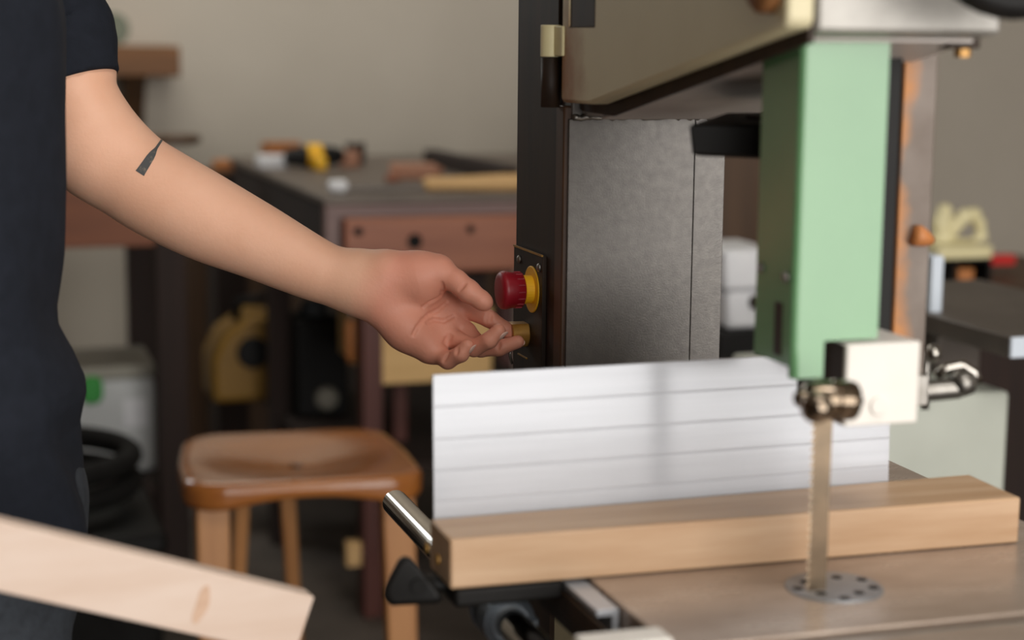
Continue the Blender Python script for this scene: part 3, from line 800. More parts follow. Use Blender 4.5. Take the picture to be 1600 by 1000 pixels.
# fingernails
def nail(tip, nrm, along, r=(0.0040, 0.0052)):
    nrm = nrm/np.linalg.norm(nrm); al = along-nrm*(along@nrm); al /= np.linalg.norm(al); sd = np.cross(nrm, al)
    v = []; f = []
    m = 7
    for i in range(m):
        for j in range(m):
            a, b = (i/(m-1)*2-1), (j/(m-1)*2-1)
            a2, b2 = a*math.sqrt(1-b*b/2), b*math.sqrt(1-a*a/2)
            v.append(tip+sd*r[0]*a2+al*r[1]*b2+nrm*(0.0006-0.0016*a2*a2-0.0006*b2*b2))
    f = [(i*m+j, i*m+j+1, (i+1)*m+j+1, (i+1)*m+j) for i in range(m-1) for j in range(m-1)]
    o = MB().add(v, f).build('fingernail', M['nail'], person, smooth=True)
    s = o.modifiers.new('thickness', 'SOLIDIFY'); s.thickness = 0.0006
for key_, off in (('pinky', 0.0062), ('ring', 0.0068), ('middle', 0.0062), ('index', 0.0058)):
    a, b = fingers[key_][-2][0], fingers[key_][-1][0]; c = fingers[key_][-3][0]
    al = (b-a)/np.linalg.norm(b-a)
    palmward = ((c-a)/np.linalg.norm(c-a)+(-FWD if key_ in ('index', 'middle') else -RIGHT*1.0))
    nr = -palmward; nr = nr-al*(nr@al)
    nr /= np.linalg.norm(nr)
    s = b+al*0.001
    st = s+nr*0.02
    for _ in range(50):
        dd = float(hand_arm(st[None].astype(np.float32))[0]); st = st-nr*dd*0.8
        if abs(dd) < 1e-5: break
    nail(st, nr, al)
# t-shirt
zc = []
for (py, pxx) in ((-120, 104), (0, 107), (150, 108), (290, 107), (400, 101), (480, 92), (510, 95), (550, 117), (590, 132), (615, 133), (640, 126), (665, 121), (700, 125), (740, 132), (790, 141), (820, 143), (1100, 146)):
    q = at(pxx, py, 1, 1.53); zc.append((q[2], q[0]))
zc.sort()
ZZ = np.array([a for a, b in zc]); XX = np.array([b for a, b in zc])
hem_z = at(140, 822, 1, 1.53)[2]
sl_dir = (P(138, 170, 1.738)-P(60, -40, 1.75)); sl_dir /= np.linalg.norm(sl_dir)
hem_l = P(147, 121, 1.742)
hp_n = np.array(UP)*-0.93+np.array(RIGHT)*0.33; hp_n /= np.linalg.norm(hp_n)
def shirt(p):
    z = p[:, 2]; y = p[:, 1]
    xf = np.interp(z, ZZ, XX).astype(np.float32)
    top = np.clip((z-1.36)/0.11, 0, 1)
    xf = xf-0.05*top**2
    xb = -0.165+0.03*top
    a = (xf-xb)/2; cx = (xf+xb)/2
    b = 0.195+0.012*np.sin(z*9)-0.02*np.clip((1.2-z)/0.3, 0, 1)
    q = (np.abs((p[:, 0]-cx)/a)**2.3+np.abs((y-1.575)/b)**2.3)**(1/2.3)
    d = (q-1)*np.minimum(a, b)
    fold = 0.0035*np.sin(z*42+y*23+np.sin(y*17)*1.3)*np.clip((1.22-z)/0.2, 0, 1)+0.002*np.sin(y*55+z*13)
    d = d+fold*np.clip(1-np.abs(d)/0.03, 0, 1)
    d = smax(d, z-(1.475-0.35*np.abs(y-1.58)**1.3), 0.03)
    s = limb(p, [(np.array([-0.05, 1.74, 1.432]), 0.066), (P(68, 20, 1.745), 0.0570), (P(104, 115, 1.740), 0.0510), (P(134, 215, 1.735), 0.050)], 10)
    s = np.maximum(s, (p-hem_l.astype(np.float32))@hp_n.astype(np.float32))
    s2 = smin(cap(p, rsh, rsh+(relb-rsh)*0.8, 0.064, 0.057), cap(p, np.array([-0.05, 1.46, 1.425]), rsh, 0.070, 0.064), 0.01)
    s2 = np.maximum(s2, (p-(rsh+(relb-rsh)*0.62).astype(np.float32))@((relb-rsh)/np.linalg.norm(relb-rsh)).astype(np.float32))
    d = smin(d, s, 0.02); d = smin(d, s2, 0.02)
    return np.maximum(d, hem_z-z)
me = net_mesh('t_shirt', shirt, (-0.34, 1.20, hem_z-0.02), (0.26, 1.93, 1.52), 0.0035)
link('t_shirt', me, M['shirt'], person, smooth=True)
# jeans and shoes
def jeans(p):
    hip = ell(p, (-0.020, 1.58, 0.93), (0.128, 0.165, 0.16))
    d = hip
    for s in (-1, 1):
        kx = 0.012 if s > 0 else 0.03
        l = chain(p, [(np.array([-0.015, 1.58+s*0.085, 0.90]), 0.096), (np.array([kx, 1.58+s*0.10, 0.50]), 0.074), (np.array([-0.03, 1.58+s*0.11, 0.07]), 0.062)], 0.02)
        d = smin(d, l, 0.03)
    d = d+0.0025*np.sin(p[:, 2]*60+p[:, 1]*30)*np.clip(1-np.abs(d)/0.02, 0, 1)
    return np.maximum(d, 0.055-p[:, 2])
link('jeans', net_mesh('jeans', jeans, (-0.22, 1.34, 0.03), (0.2, 1.84, 1.12), 0.006), M['jeans'], person, smooth=True)
for s in (-1, 1):
    def shoe(p, s=s):
        c = np.array([-0.03, 1.58+s*0.11, 0.0])
        d = smin(cap(p, c+np.array([-0.05, 0, 0.045]), c+np.array([0.15, s*0.02, 0.035]), 0.045, 0.040), cap(p, c+np.array([-0.02, 0, 0.05]), c+np.array([-0.01, 0, 0.11]), 0.048, 0.045), 0.03)
        return np.maximum(d, 0.001-p[:, 2])
    link('shoe', net_mesh('shoe', shoe, (-0.16, 1.38, -0.02), (0.22, 1.80, 0.18), 0.006), M['rubber'], person, smooth=True)
def hairf(p):
    h = ell(p, head_c+np.array([-0.014, 0, 0.022]), (0.098, 0.084, 0.108))
    return smax(smax(h, p[:, 0]-(head_c[0]+0.060), 0.02), -(p[:, 2]-(head_c[2]-0.06+0.5*np.maximum(p[:, 0]-head_c[0]-0.0, 0))), 0.02)
link('hair', net_mesh('hair', hairf, (-0.16, 1.45, 1.55), (0.12, 1.72, 1.82), 0.005), M['hair'], person, smooth=True)

# ------------------------------------------------------------------ the board held in the foreground
hh = 0.0232; th = 0.021
lo_ = board_a-bdir*0.45
end_c = P(476, 980, 1.280)
v = []
for c in (lo_, end_c):
    for (sy, sz) in ((0, -1), (1, -1), (1, 1), (0, 1)):
        q = c+bup*hh*sz+bn*th*sy
        v.append(q)
bd = MB().add(v, [(0, 1, 2, 3), (7, 6, 5, 4), (0, 4, 5, 1), (1, 5, 6, 2), (2, 6, 7, 3), (3, 7, 4, 0)]).build('wooden_board', M['pale_wood'], None, 0.0012, origin=lo_)
kq = P(303, 932, 1.262)
bq = kq+bn*float((lo_-kq)@bn)
MB().add([bq-bn*0.0003+bdir*0.0055*math.cos(a)*(0.8+0.2*math.cos(3*a))+bup*0.0145*math.sin(a) for a in np.linspace(0, 2*math.pi, 24, endpoint=False)]+[bq+bn*0.001+bdir*0.0055*math.cos(a)+bup*0.0145*math.sin(a) for a in np.linspace(0, 2*math.pi, 24, endpoint=False)],
         [tuple(range(24)), tuple(range(24, 48))]+[(i, (i+1) % 24, 24+(i+1) % 24, 24+i) for i in range(24)]).build('knot', M['knot'], bd, label='small tan knot in the board')
tag(bd, 'pale pine board in the left foreground, in front of the black t-shirt', 'board')

# ------------------------------------------------------------------ the stool
st = thing('stool', 'brown wooden stool with a scooped saddle seat between the person and the workbench', 'stool', (0.585, 3.12, 0))
SZ = 0.60; SA = math.radians(-4); sc0 = np.array([0.585, 3.13, SZ-0.026], np.float32)
ca, sa = math.cos(SA), math.sin(SA)
def seat(p):
    q = p-sc0
    x = q[:, 0]*ca+q[:, 1]*sa; y = -q[:, 0]*sa+q[:, 1]*ca; z = q[:, 2]
    bend = 0.020*(1-np.clip(np.abs(x-0.02)/0.2, 0, 1.1)**2)*np.clip(-(y-0.0)/0.2, 0, 1)
    zt = z+0.0
    hx = 0.212-0.02*np.clip(y/0.2, 0, 1); hy_ = 0.205
    r = 0.075
    ax = np.abs(x)-(hx-r); ay = np.abs(y)-(hy_-r)
    d2 = np.sqrt(np.maximum(ax, 0)**2+np.maximum(ay, 0)**2)+np.minimum(np.maximum(ax, ay), 0)-r
    th_ = 0.026
    e1 = d2+0.016; e2 = np.abs(zt)-th_+0.016
    d = np.sqrt(np.maximum(e1, 0)**2+np.maximum(e2, 0)**2)+np.minimum(np.maximum(e1, e2), 0)-0.016
    sco = np.sqrt((x/0.185)**2+((y-0.01)/0.17)**2+((z-0.112)/0.108)**2)-1
    d = smax(d, -sco*0.10, 0.045)
    un = np.sqrt((x/0.175)**2+((z+0.058)/0.052)**2)-1
    return smax(d, -un*0.05, 0.012)
link('seat', net_mesh('seat', seat, sc0-np.array([.27, .27, .06]), sc0+np.array([.27, .27, .06]), 0.004), M['stool_wood'], st, smooth=True)
def leg(top, bot, a, b, n='leg', m='stool_leg'):
    (x, y, z), (u, v_, w_) = top, bot
    f_ = 0.8
    MB().hexa([(u-a*f_, v_-b*f_, w_), (u+a*f_, v_-b*f_, w_), (u+a*f_, v_+b*f_, w_), (u-a*f_, v_+b*f_, w_)], [(x-a, y-b, z), (x+a, y-b, z), (x+a, y+b, z), (x-a, y+b, z)]).build(n, M[m], st, 0.004)
zl = SZ-0.045
a0 = at(331, 785, 1, 3.00); a1 = at(333, 890, 1, 2.99)
def to_floor(p, q):
    t = p[2]/(p[2]-q[2]); return p+(q-p)*t
b0 = at(619, 760, 1, 2.99); b1 = at(626, 990, 1, 2.98)
c0_ = at(378, 785, 1, 3.27); c1_ = at(373, 890, 1, 3.30)
d0 = at(449, 775, 1, 3.30); d1 = at(457, 912, 1, 3.33)
for (p, q, wa, wb) in ((a0, a1, 0.029, 0.020), (b0, b1, 0.030, 0.020), (c0_, c1_, 0.014, 0.014), (d0, d1, 0.015, 0.015)):
    dirn = (q-p)/(p[2]-q[2])
    leg(p+dirn*(p[2]-zl), p+dirn*p[2], wa, wb)

# ------------------------------------------------------------------ the workbench behind
BZ = 1.0
wb = thing('workbench', 'long dark workbench with grey top and reddish front board behind the reaching hand', 'workbench', (1.4, 4.6, 0))
BX0, BX1, BY0, BY1 = 0.800, 1.72, 3.90, 5.28
MB().box(BX0, BX1, BY0, BY1, BZ-0.018, BZ).build('bench_top', M['bench_top'], wb, 0.004)
MB().box(BX0+0.005, BX1-0.005, BY0+0.004, BY0+0.04, 0.845, BZ-0.018).build('apron', M['apron'], wb, 0.003, label='grey brown front apron')
MB().box(BX0+0.005, BX0+0.035, BY0+0.04, BY1-0.01, 0.80, BZ-0.018).build('apron', M['bench_dark'], wb, 0.003, label='dark side apron')
MB().box(BX0+0.03, BX1-0.005, BY1-0.04, BY1-0.01, 0.80, BZ-0.018).build('apron', M['bench_dark'], wb, 0.003)
v0 = at(538, 342, 1, BY0-0.03); v1 = at(700, 425, 1, BY0-0.03)
jaw = MB().box(v0[0], 1.66, BY0-0.035, BY0+0.003, v1[2], v0[2]).build('front_board', M['red_wood'], wb, 0.006, label='reddish wooden front board with round dark holes')
for (sx, sy, rr_) in ((560, 362, 0.011), (648, 377, 0.018), (735, 358, 0.010)):
    s = at(sx, sy, 1, BY0-0.035)
    MB().lathe([(0, rr_), (0.004, rr_*0.97)], s+np.array([0, 0.002, 0]), (0, -1, 0), 20).build('bolt_hole', M['rubber'], jaw)
def bench_leg(x, y, a=0.024, b=0.03, m='bench_leg', ztop=0.84):
    MB().box(x-a, x+a, y-b, y+b, 0, ztop).build('leg', M[m], wb, 0.003)
lx = at(580, 750, 1, BY0+0.03)[0]
bench_leg(lx, BY0+0.04); bench_leg(BX1-0.08, BY0+0.04); bench_leg(at(436, 560, 1, BY1-0.08)[0], BY1-0.08, 0.028, m='bench_dark'); bench_leg(BX1-0.08, BY1-0.08)
bench_leg(at(436, 560, 1, 4.6)[0], 4.6, 0.028, m='bench_dark')
l2 = at(623, 640, 1, BY0+0.30)[0]
bench_leg(l2, BY0+0.30, 0.018, 0.02)
MB().box(BX0+0.02, BX1-0.1, BY0+0.05, BY1-0.06, 0.335, 0.36).build('lower_shelf', M['bench_dark'], wb, 0.003)
tb0 = at(592, 505, 1, BY0+0.05); tb1 = at(768, 592, 1, BY0+0.05)
tray = MB().box(tb0[0], tb1[0], BY0+0.045, BY0+0.50, tb1[2], tb0[2]+0.03).build('hanging_tray', M['plywood'], wb, 0.004, label='light plywood drawer box under the bench')
MB().box(tb0[0]+0.01, tb1[0]-0.01, BY0+0.08, BY0+0.46, tb0[2]+0.03, 0.848).build('tray_hanger', M['bench_dark'], tray)
pg = at(553, 866, 1, BY0+0.005)
MB().box(pg[0]-0.018, pg[0]+0.018, BY0+0.0, BY0+0.03, pg[2]-0.03, pg[2]+0.03).build('leg_cleat', M['tan_wood'], wb, 0.004)
MB().box(pg[0]+0.015, lx, BY0+0.005, BY0+0.04, pg[2]-0.01, pg[2]+0.01).build('leg_cleat', M['bench_leg'], wb, 0.002)

# things on the workbench
def on_bench(px_, py_): return at(px_, py_, 2, BZ)
p = on_bench(428, 264)
t = tag(MB().box(p[0]-0.042, p[0]+0.042, p[1], p[1]+0.06, BZ+0.0005, BZ+0.036).build('small_box', M['white_plastic'], None, 0.006, origin=(p[0], p[1], BZ)), 'small white box at the far left of the workbench top', 'box')
p = on_bench(497, 266)
dr = thing('cordless_drill', 'black and yellow power tool lying on the workbench right of the small white box', 'power tool', (p[0], p[1]+0.04, BZ))
MB().cyl((p[0]-0.080, p[1]+0.05, BZ+0.032), (p[0]-0.022, p[1]+0.05, BZ+0.034), 0.022, 0.031).build('motor', M['black'], dr, 0.003)
MB().cyl((p[0]-0.021, p[1]+0.05, BZ+0.035), (p[0]+0.020, p[1]+0.05, BZ+0.035), 0.034).build('gear_housing', M['yellow_plastic'], dr, 0.003)
MB().lathe([(0, 0.030), (0.03, 0.026), (0.05, 0.022), (0.062, 0.012)], (p[0]+0.021, p[1]+0.05, BZ+0.035), (1, 0, 0)).build('chuck', M['black'], dr, smooth=True)
MB().box(p[0]-0.014, p[0]+0.016, p[1]-0.05, p[1]+0.03, BZ+0.001, BZ+0.040).build('handle', M['yellow_plastic'], dr, 0.008)
def offcut(name, px_, py_, L, W, H, ang, m, label, cat='wood offcut', dz=0.0, group=None):
    p = on_bench(px_, py_)
    o = MB().box(-L/2, L/2, 0, W, 0.0005, H)
    rz = random.Random(px_)
    o.v = [(x*rz.uniform(0.93, 1.0), y*rz.uniform(0.9, 1.0), z*rz.uniform(0.9, 1.0) if z > 0.001 else z) for x, y, z in o.v]
    o = o.build(name, M[m], None, 0.003)
    o.location = (p[0], p[1], BZ+dz); o.rotation_euler = (0, 0, ang)
    return tag(o, label, cat)
offcut('wood_offcut', 445, 247, 0.11, 0.06, 0.050, 0.2, 'orange_wood', 'orange-brown wood offcut behind the small white box on the bench')
offcut('wood_offcut', 545, 262, 0.055, 0.05, 0.048, -0.3, 'pink_wood', 'short brown wood block right of the yellow power tool')
offcut('wood_offcut', 562, 256, 0.04, 0.05, 0.062, 0.3, 'bench_dark', 'dark block standing behind the short brown wood block')
offcut('wood_offcut', 645, 280, 0.12, 0.05, 0.040, -0.25, 'pink_wood', 'pinkish wood offcut lying mid bench left of the dark long bar')
offcut('wood_offcut', 680, 276, 0.06, 0.04, 0.026, 0.5, 'pink_wood', 'smaller pinkish offcut leaning right of the larger pinkish offcut')
p0, p1 = on_bench(672, 258), on_bench(800, 288)
pm_ = (p0+p1)/2; L = np.linalg.norm(p1-p0)
o = MB().box(-L/2, L/2, -0.02, 0.02, 0.0005, 0.045).build('dark_bar', M['bench_dark'], None, 0.004)
o.location = (pm_[0], pm_[1], BZ); o.rotation_euler = (0, 0, math.atan2(p1[1]-p0[1], p1[0]-p0[0]))
tag(o, 'long dark wooden bar lying at the right rear of the workbench', 'bar')
p = on_bench(620, 300)
ch = thing('long_chisel', 'long chisel with white tip cap and light wood handle at the front bench edge', 'chisel', (p[0], p[1], BZ))
xs = [on_bench(x, 300)[0] for x in (508, 540, 665, 672, 812)]
zch = BZ+0.016; ych = p[1]
MB().lathe([(0, 0.008), (0.005, 0.0145), (0.035, 0.0155), (0.046, 0.010)], (xs[0], ych, zch), (1, 0, 0.0)).build('tip_cap', M['white_plastic'], ch, smooth=True)
MB().box(xs[0]+0.04, xs[2], ych-0.010, ych+0.010, BZ+0.004, BZ+0.016).build('blade', M['iron_dark'], ch, 0.002)
MB().lathe([(0, 0.012), (0.01, 0.016), (0.08, 0.0165), (0.20, 0.021), (0.27, 0.020), (0.285, 0.012)], (xs[2]-0.002, ych, zch+0.002), (1, 0, 0.0)).build('handle', M['tan_wood'], ch, smooth=True)
p = on_bench(615, 285)
tag(MB().box(p[0]-0.016, p[0]+0.016, p[1], p[1]+0.03, BZ+0.0005, BZ+0.02).build('wood_block', M['red_wood'], None, 0.004, origin=(p[0], p[1], BZ)), 'tiny reddish block behind the grey chisel blade on the bench', 'block')

dp0, dp1 = at(292, 500, 1, 5.9)[0], at(800, 500, 1, 5.9)[0]
tag(MB().box(dp0, dp1, 5.90, 5.93, 0.0, at(330, 385, 1, 5.9)[2]).build('backboard_sheet', M['cabinet'], None, 0.003, origin=(dp0, 5.9, 0)), 'dark brown sheet standing against the back wall behind the workbench legs', 'panel')
# things under the workbench on its lower shelf
SH = 0.3605
p = at(405, 640, 2, SH)
py_ = 4.75
y0_, y1_ = at(332, 560, 1, py_)[0], at(480, 560, 1, py_)[0]
zt_ = at(400, 495, 1, py_)[2]; zb_ = SH
ym = thing('yellow_machine', 'dull yellow bench machine with black handle stored under the workbench', 'machine', ((y0_+y1_)/2, py_, SH))
cxm = (y0_+y1_)/2; wxm = (y1_-y0_)/2
MB().prism([(y0_, SH+0.001), (y1_, SH+0.001), (y1_, SH+0.09), (cxm+wxm*0.7, zt_-0.01), (cxm-wxm*0.15, zt_+0.005), (cxm-wxm*0.75, zt_-0.05), (y0_, SH+0.12)], 1, py_, py_+0.2).build('housing', M['yellow_dull'], ym, 0.015)
MB().cyl((cxm-0.02, py_-0.012, (zt_+SH)/2+0.02), (cxm-0.02, py_+0.01, (zt_+SH)/2+0.02), 0.045).build('motor_vent', M['black'], ym, 0.004)
MB().tube([(cxm-0.06, py_+0.06, zt_-0.015), (cxm-0.045, py_+0.06, zt_+0.035), (cxm+0.03, py_+0.06, zt_+0.045), (cxm+0.06, py_+0.06, zt_-0.01)], 0.014, 10).build('handle', M['black'], ym, smooth=True)
py2 = 4.50
q0, q1 = at(460, 560, 1, py2), at(545, 560, 1, py2)
bm2 = thing('black_machine', 'black machine with pale round cap standing under the workbench beside its front leg', 'machine', ((q0[0]+q1[0])/2, py2, SH))
ztb = at(490, 480, 1, py2)[2]
MB().box(q0[0], q1[0], py2, py2+0.16, SH+0.001, ztb-0.03).build('body', M['black'], bm2, 0.012)
MB().cyl(((q0[0]+q1[0])/2, py2+0.08, ztb-0.032), ((q0[0]+q1[0])/2, py2+0.08, ztb+0.01), 0.05, 0.035).build('motor_cap', M['gun_blue'], bm2, 0.004)
c = at(510, 622, 1, py2)
MB().lathe([(0, 0.032), (0.012, 0.03), (0.018, 0.02)], (c[0], py2+0.001, max(c[2], SH+0.035)), (0, -1, 0)).build('round_cap', M['case_lid'], bm2, smooth=True)
c = at(549, 530, 1, BY0+0.10)
cl = thing('hand_clamp', 'orange wooden clamp handle hanging beside the front bench leg', 'clamp', (c[0], BY0+0.10, c[2]-0.06))
MB().lathe([(0, 0.010), (0.02, 0.015), (0.08, 0.016), (0.105, 0.010)], (c[0], BY0+0.10, c[2]-0.055), (0, 0, 1)).build('grip', M['orange_wood'], cl, smooth=True)
MB().cyl((c[0], BY0+0.10, c[2]+0.049), (c[0], BY0+0.10, 0.846), 0.006).build('screw_rod', M['steel'], cl)

# ------------------------------------------------------------------ left bench behind the person
LY0 = 4.20
e0 = at(293, 520, 1, LY0)[0]; e1_ = at(246, 520, 1, LY0)[0]
zap = at(180, 386, 1, LY0)[2]
lb = thing('side_bench', 'brown side bench with dark leg behind the person, left of the main workbench', 'bench', (0.0, 4.6, 0))
MB().box(-0.75, e0+0.01, LY0-0.01, 5.0, 1.035, 1.065).build('bench_top', M['cabinet'], lb, 0.003)
MB().box(-0.70, e1_, LY0, LY0+0.03, zap, 1.035).build('drawer_front', M['bench_front'], lb, 0.003, label='orange brown front of the side bench')
for (xa, ya) in ((e1_, LY0), (-0.72, LY0), (e1_, 4.90), (-0.72, 4.90)):
    MB().box(xa, xa+(e0-e1_), ya, ya+0.07, 0, 1.035).build('leg', M['bench_dark'], lb, 0.003)
MB().box(-0.66, e1_+0.01, LY0+0.03, 4.93, 0.255, 0.28).build('lower_shelf', M['bench_dark'], lb, 0.003)
# case on its shelf
cy_ = 4.35
k1 = at(243, 640, 1, cy_)[0]; ktop = at(190, 592, 1, cy_)[2]; kb_ = 0.2805
cs = thing('tool_case', 'grey white plastic tool case with green latch on the shelf behind the black t-shirt', 'case', (k1-0.18, cy_, kb_))
MB().box(k1-0.36, k1, cy_, cy_+0.28, kb_, ktop-0.002).build('case_body', M['case_white'], cs, 0.012)
MB().box(k1-0.365, k1+0.004, cy_-0.004, cy_+0.285, ktop-0.001, ktop+0.032).build('lid', M['case_lid'], cs, 0.008)
g = at(147, 610, 1, cy_)
MB().prism([(g[0]-0.034+0.028*(1+0.98*math.copysign(abs(math.cos(a))**0.7, math.cos(a))), ktop-0.023+0.035*math.copysign(abs(math.sin(a))**0.7, math.sin(a))) for a in np.linspace(0, 2*math.pi, 20, endpoint=False)], 1, cy_-0.013, cy_+0.001).build('latch', M['green_latch'], cs, 0.006, label='green latch')
g = at(212, 645, 1, cy_)
MB().box(g[0]-0.03, g[0]+0.03, cy_-0.004, cy_+0.001, g[2]-0.035, g[2]+0.035).build('label_plate', M['white_plastic'], cs, 0.003)
# things on the side bench
def on_side(x, y): return at(x, y, 2, 1.0655)
p = at(270, 225, 1, 4.85)
tag(MB().lathe([(0, 0.06), (0.005, 0.075), (p[2]+0.025-1.0655-0.005, 0.075), (p[2]+0.025-1.0655, 0.066)], (p[0], 4.85, 1.0655), (0, 0, 1)).build('round_tin', M['cabinet'], None, 0.002, origin=(p[0], 4.85, 1.0655)), 'dark brown round tin on the side bench just above the forearm', 'tin')
# a log block on the floor side of the bench end, on a crate
bxx = at(360, 280, 1, 5.40)
cr = thing('tall_crate', 'narrow dark crate behind the far left corner of the workbench', 'crate', (bxx[0], 5.5, 0))
MB().box(bxx[0]-0.05, bxx[0]+0.05, 5.40, 5.60, 0.0, 0.93).build('panel', M['bench_dark'], cr, 0.004)
MB().box(bxx[0]-0.055, bxx[0]+0.055, 5.395, 5.605, 0.931, 0.945).build('lid', M['cabinet'], cr, 0.003)
z1 = at(352, 250, 1, 5.47)[2]
tag(MB().lathe([(0, 0.042), (0.004, 0.046), (z1-0.9455-0.004, 0.044), (z1-0.9455, 0.038)], (bxx[0], 5.47, 0.9455), (0, 0, 1)).build('wood_block', M['orange_wood'], None, 0.002, origin=(bxx[0], 5.47, 0.9455)), 'orange-brown wooden block on the dark crate beside the workbench corner', 'wood block')

# wall shelf and the roll hanging above it
ws0, ws1 = at(150, 95, 1, 5.75), at(282, 95, 1, 5.75)
zs1, zs0 = at(238, 72, 1, 5.75)[2], at(238, 120, 1, 5.75)[2]
wsf = thing('wall_shelf', 'thick brown wooden shelf bracketed to the back wall above the arm', 'shelf', ((ws0[0]+ws1[0])/2, 6.0, zs0))
MB().box(ws0[0]-0.4, ws1[0], 5.75, 5.999, zs0, zs1).build('shelf_board', M['brown_wood'], wsf, 0.006)
b0_, b1_ = at(192, 150, 1, 5.90)[0], at(226, 150, 1, 5.90)[0]
MB().prism([(5.999, zs0-0.001), (5.82, zs0-0.001), (5.90, zs0-0.10), (5.94, zs0-0.19), (5.999, zs0-0.19)], 0, b0_, b1_).build('bracket', M['cabinet'], wsf, 0.004)
tp = at(172, 30, 1, 5.9)
tag(MB().lathe([(0, 0.020), (0.0, 0.052), (0.05, 0.052), (0.05, 0.020)], (tp[0], 5.80, zs1+0.053), (0, 1, 0)).build('tape_roll', M['olive_glass'], None, 0.003, origin=(tp[0], 5.82, zs1)), 'greenish tape roll standing on the brown wall shelf', 'tape roll')

# floor clutter at left: a black hose
hp_ = [P(60, 770, 3.6), P(140, 715, 3.7), P(200, 675, 3.9), P(270, 650, 4.0), P(330, 655, 4.1), P(390, 690, 4.12)]
def spline(pts, n=60):
    pts = [np.array(q) for q in pts]; out = []
    for i in range(len(pts)-1):
        p0 = pts[max(i-1, 0)]; p1 = pts[i]; p2 = pts[i+1]; p3 = pts[min(i+2, len(pts)-1)]
        for t in np.linspace(0, 1, n//(len(pts)-1), endpoint=False):
            out.append(0.5*((2*p1)+(-p0+p2)*t+(2*p0-5*p1+4*p2-p3)*t*t+(-p0+3*p1-3*p2+p3)*t**3))
    out.append(pts[-1]); return out
# dust extractor that the hose belongs to, standing on the floor behind the person
de = thing('dust_extractor', 'dark dust extractor with coiled black hose on the floor left of the stool', 'vacuum', (0.16, 3.55, 0))
ex0, ex1 = -0.18, at(255, 850, 1, 3.45)[0]
ezt = at(200, 835, 1, 3.45)[2]
MB().box(ex0, ex1, 3.45, 3.85, 0.04, ezt-0.05).build('tub', M['rubber'], de, 0.03)
MB().box(ex0-0.01, ex1+0.01, 3.44, 3.86, ezt-0.049, ezt).build('lid', M['black'], de, 0.015)
for xa in (ex0+0.05, ex1-0.05):
    for ya in (3.50, 3.80):
        MB().cyl((xa-0.012, ya, 0.03), (xa+0.012, ya, 0.03), 0.03, n=16).build('wheel', M['black'], de)
hpts = [(-0.05, 3.65, ezt-0.01), (-0.06, 3.6, ezt+0.10)]
cx_h, cy_h = 0.20, 3.66
for k in range(46):
    a = -2.6+k*0.30
    hpts.append((cx_h-0.06+0.20*math.cos(a), cy_h+0.02+0.16*math.sin(a), ezt+0.035+0.0026*k*(1 if k < 40 else 1)))
hpts = spline([Vector(q) for q in hpts], 140)
MB().tube(hpts, 0.024, 10).build('hose', M['rubber'], de, smooth=True)

# ------------------------------------------------------------------ right background: jointer, shelf things, cabinet
jt = thing('jointer', 'pale sage jointer machine with dark steel table at the right edge behind the saw', 'jointer', (1.36, 2.5, 0))
jY = 2.22
jx1 = at(1577, 650, 1, jY)[0]; jz = at(1560, 612, 1, jY)[2]
MB().box(1.22, jx1, jY, 2.62, 0.02, jz).build('cabinet', M['sage'], jt, 0.008)
MB().box(1.24, jx1-0.02, jY+0.02, 2.60, 0.0, 0.021).build('plinth', M['black'], jt)
tn = at(1578, 526, 2, 0.945)
jtz = 0.945
jh = at(1578, 560, 1, tn[1])[2]
MB().box(tn[0], tn[0]+0.30, tn[1]+0.002, tn[1]+0.55, jh, jtz).build('infeed_table', M['iron_dark'], jt, 0.003)
MB().box(tn[0]+0.001, tn[0]+0.30, tn[1]-0.004, tn[1]+0.0015, jh+0.001, jtz-0.001).build('table_lip', M['blue_white'], jt, 0.001, label='bright machined table end')
MB().box(tn[0]+0.02, tn[0]+0.10, jY+0.15, 2.58, jz-0.002, jh+0.002).build('table_support', M['iron_dark'], jt, 0.004)
cA, cB = P(1440, 612, 2.44), P(1500, 606, 2.44)
MB().cyl(cA, cB, 0.015).build('crank_shaft', M['steel'], jt, 0.002)
MB().lathe([(0, 0.010), (0.004, 0.017), (0.02, 0.020), (0.03, 0.013)], P(1492, 606, 2.43), (0.9, 0.2, 0.35)).build('crank_hub', M['steel'], jt, smooth=True)
MB().tube([P(1462, 588, 2.45), P(1480, 575, 2.45), P(1505, 570, 2.45), P(1522, 582, 2.45), P(1528, 600, 2.45)], 0.0075, 10).build('crank_arm', M['chrome'], jt, smooth=True)
MB().lathe([(0, 0.006), (0.003, 0.0115), (0.012, 0.013), (0.018, 0.008)], P(1448, 552, 2.43), (1, -0.2, 0)).build('ball_knob', M['chrome'], jt, smooth=True)
MB().tube([P(1448, 552, 2.44), P(1446, 585, 2.45), P(1445, 612, 2.45), P(1445, 640, 2.45)], 0.006, 8).build('lever', M['steel'], jt, smooth=True)
fpa, fpb = P(1458, 400, 2.72), P(1490, 490, 2.72)
MB().box(fpa[0], fpb[0]-0.006, fpa[1], fpa[1]+0.10, jtz-0.01, fpa[2]).build('fence_plate', M['blue_white'], jt, 0.003, label='bluish white fence plate')
MB().box(fpa[0]-0.003, tn[0]+0.05, fpa[1]+0.03, fpa[1]+0.09, jtz-0.06, jtz-0.0105).build('fence_bracket', M['iron_dark'], jt, 0.002)
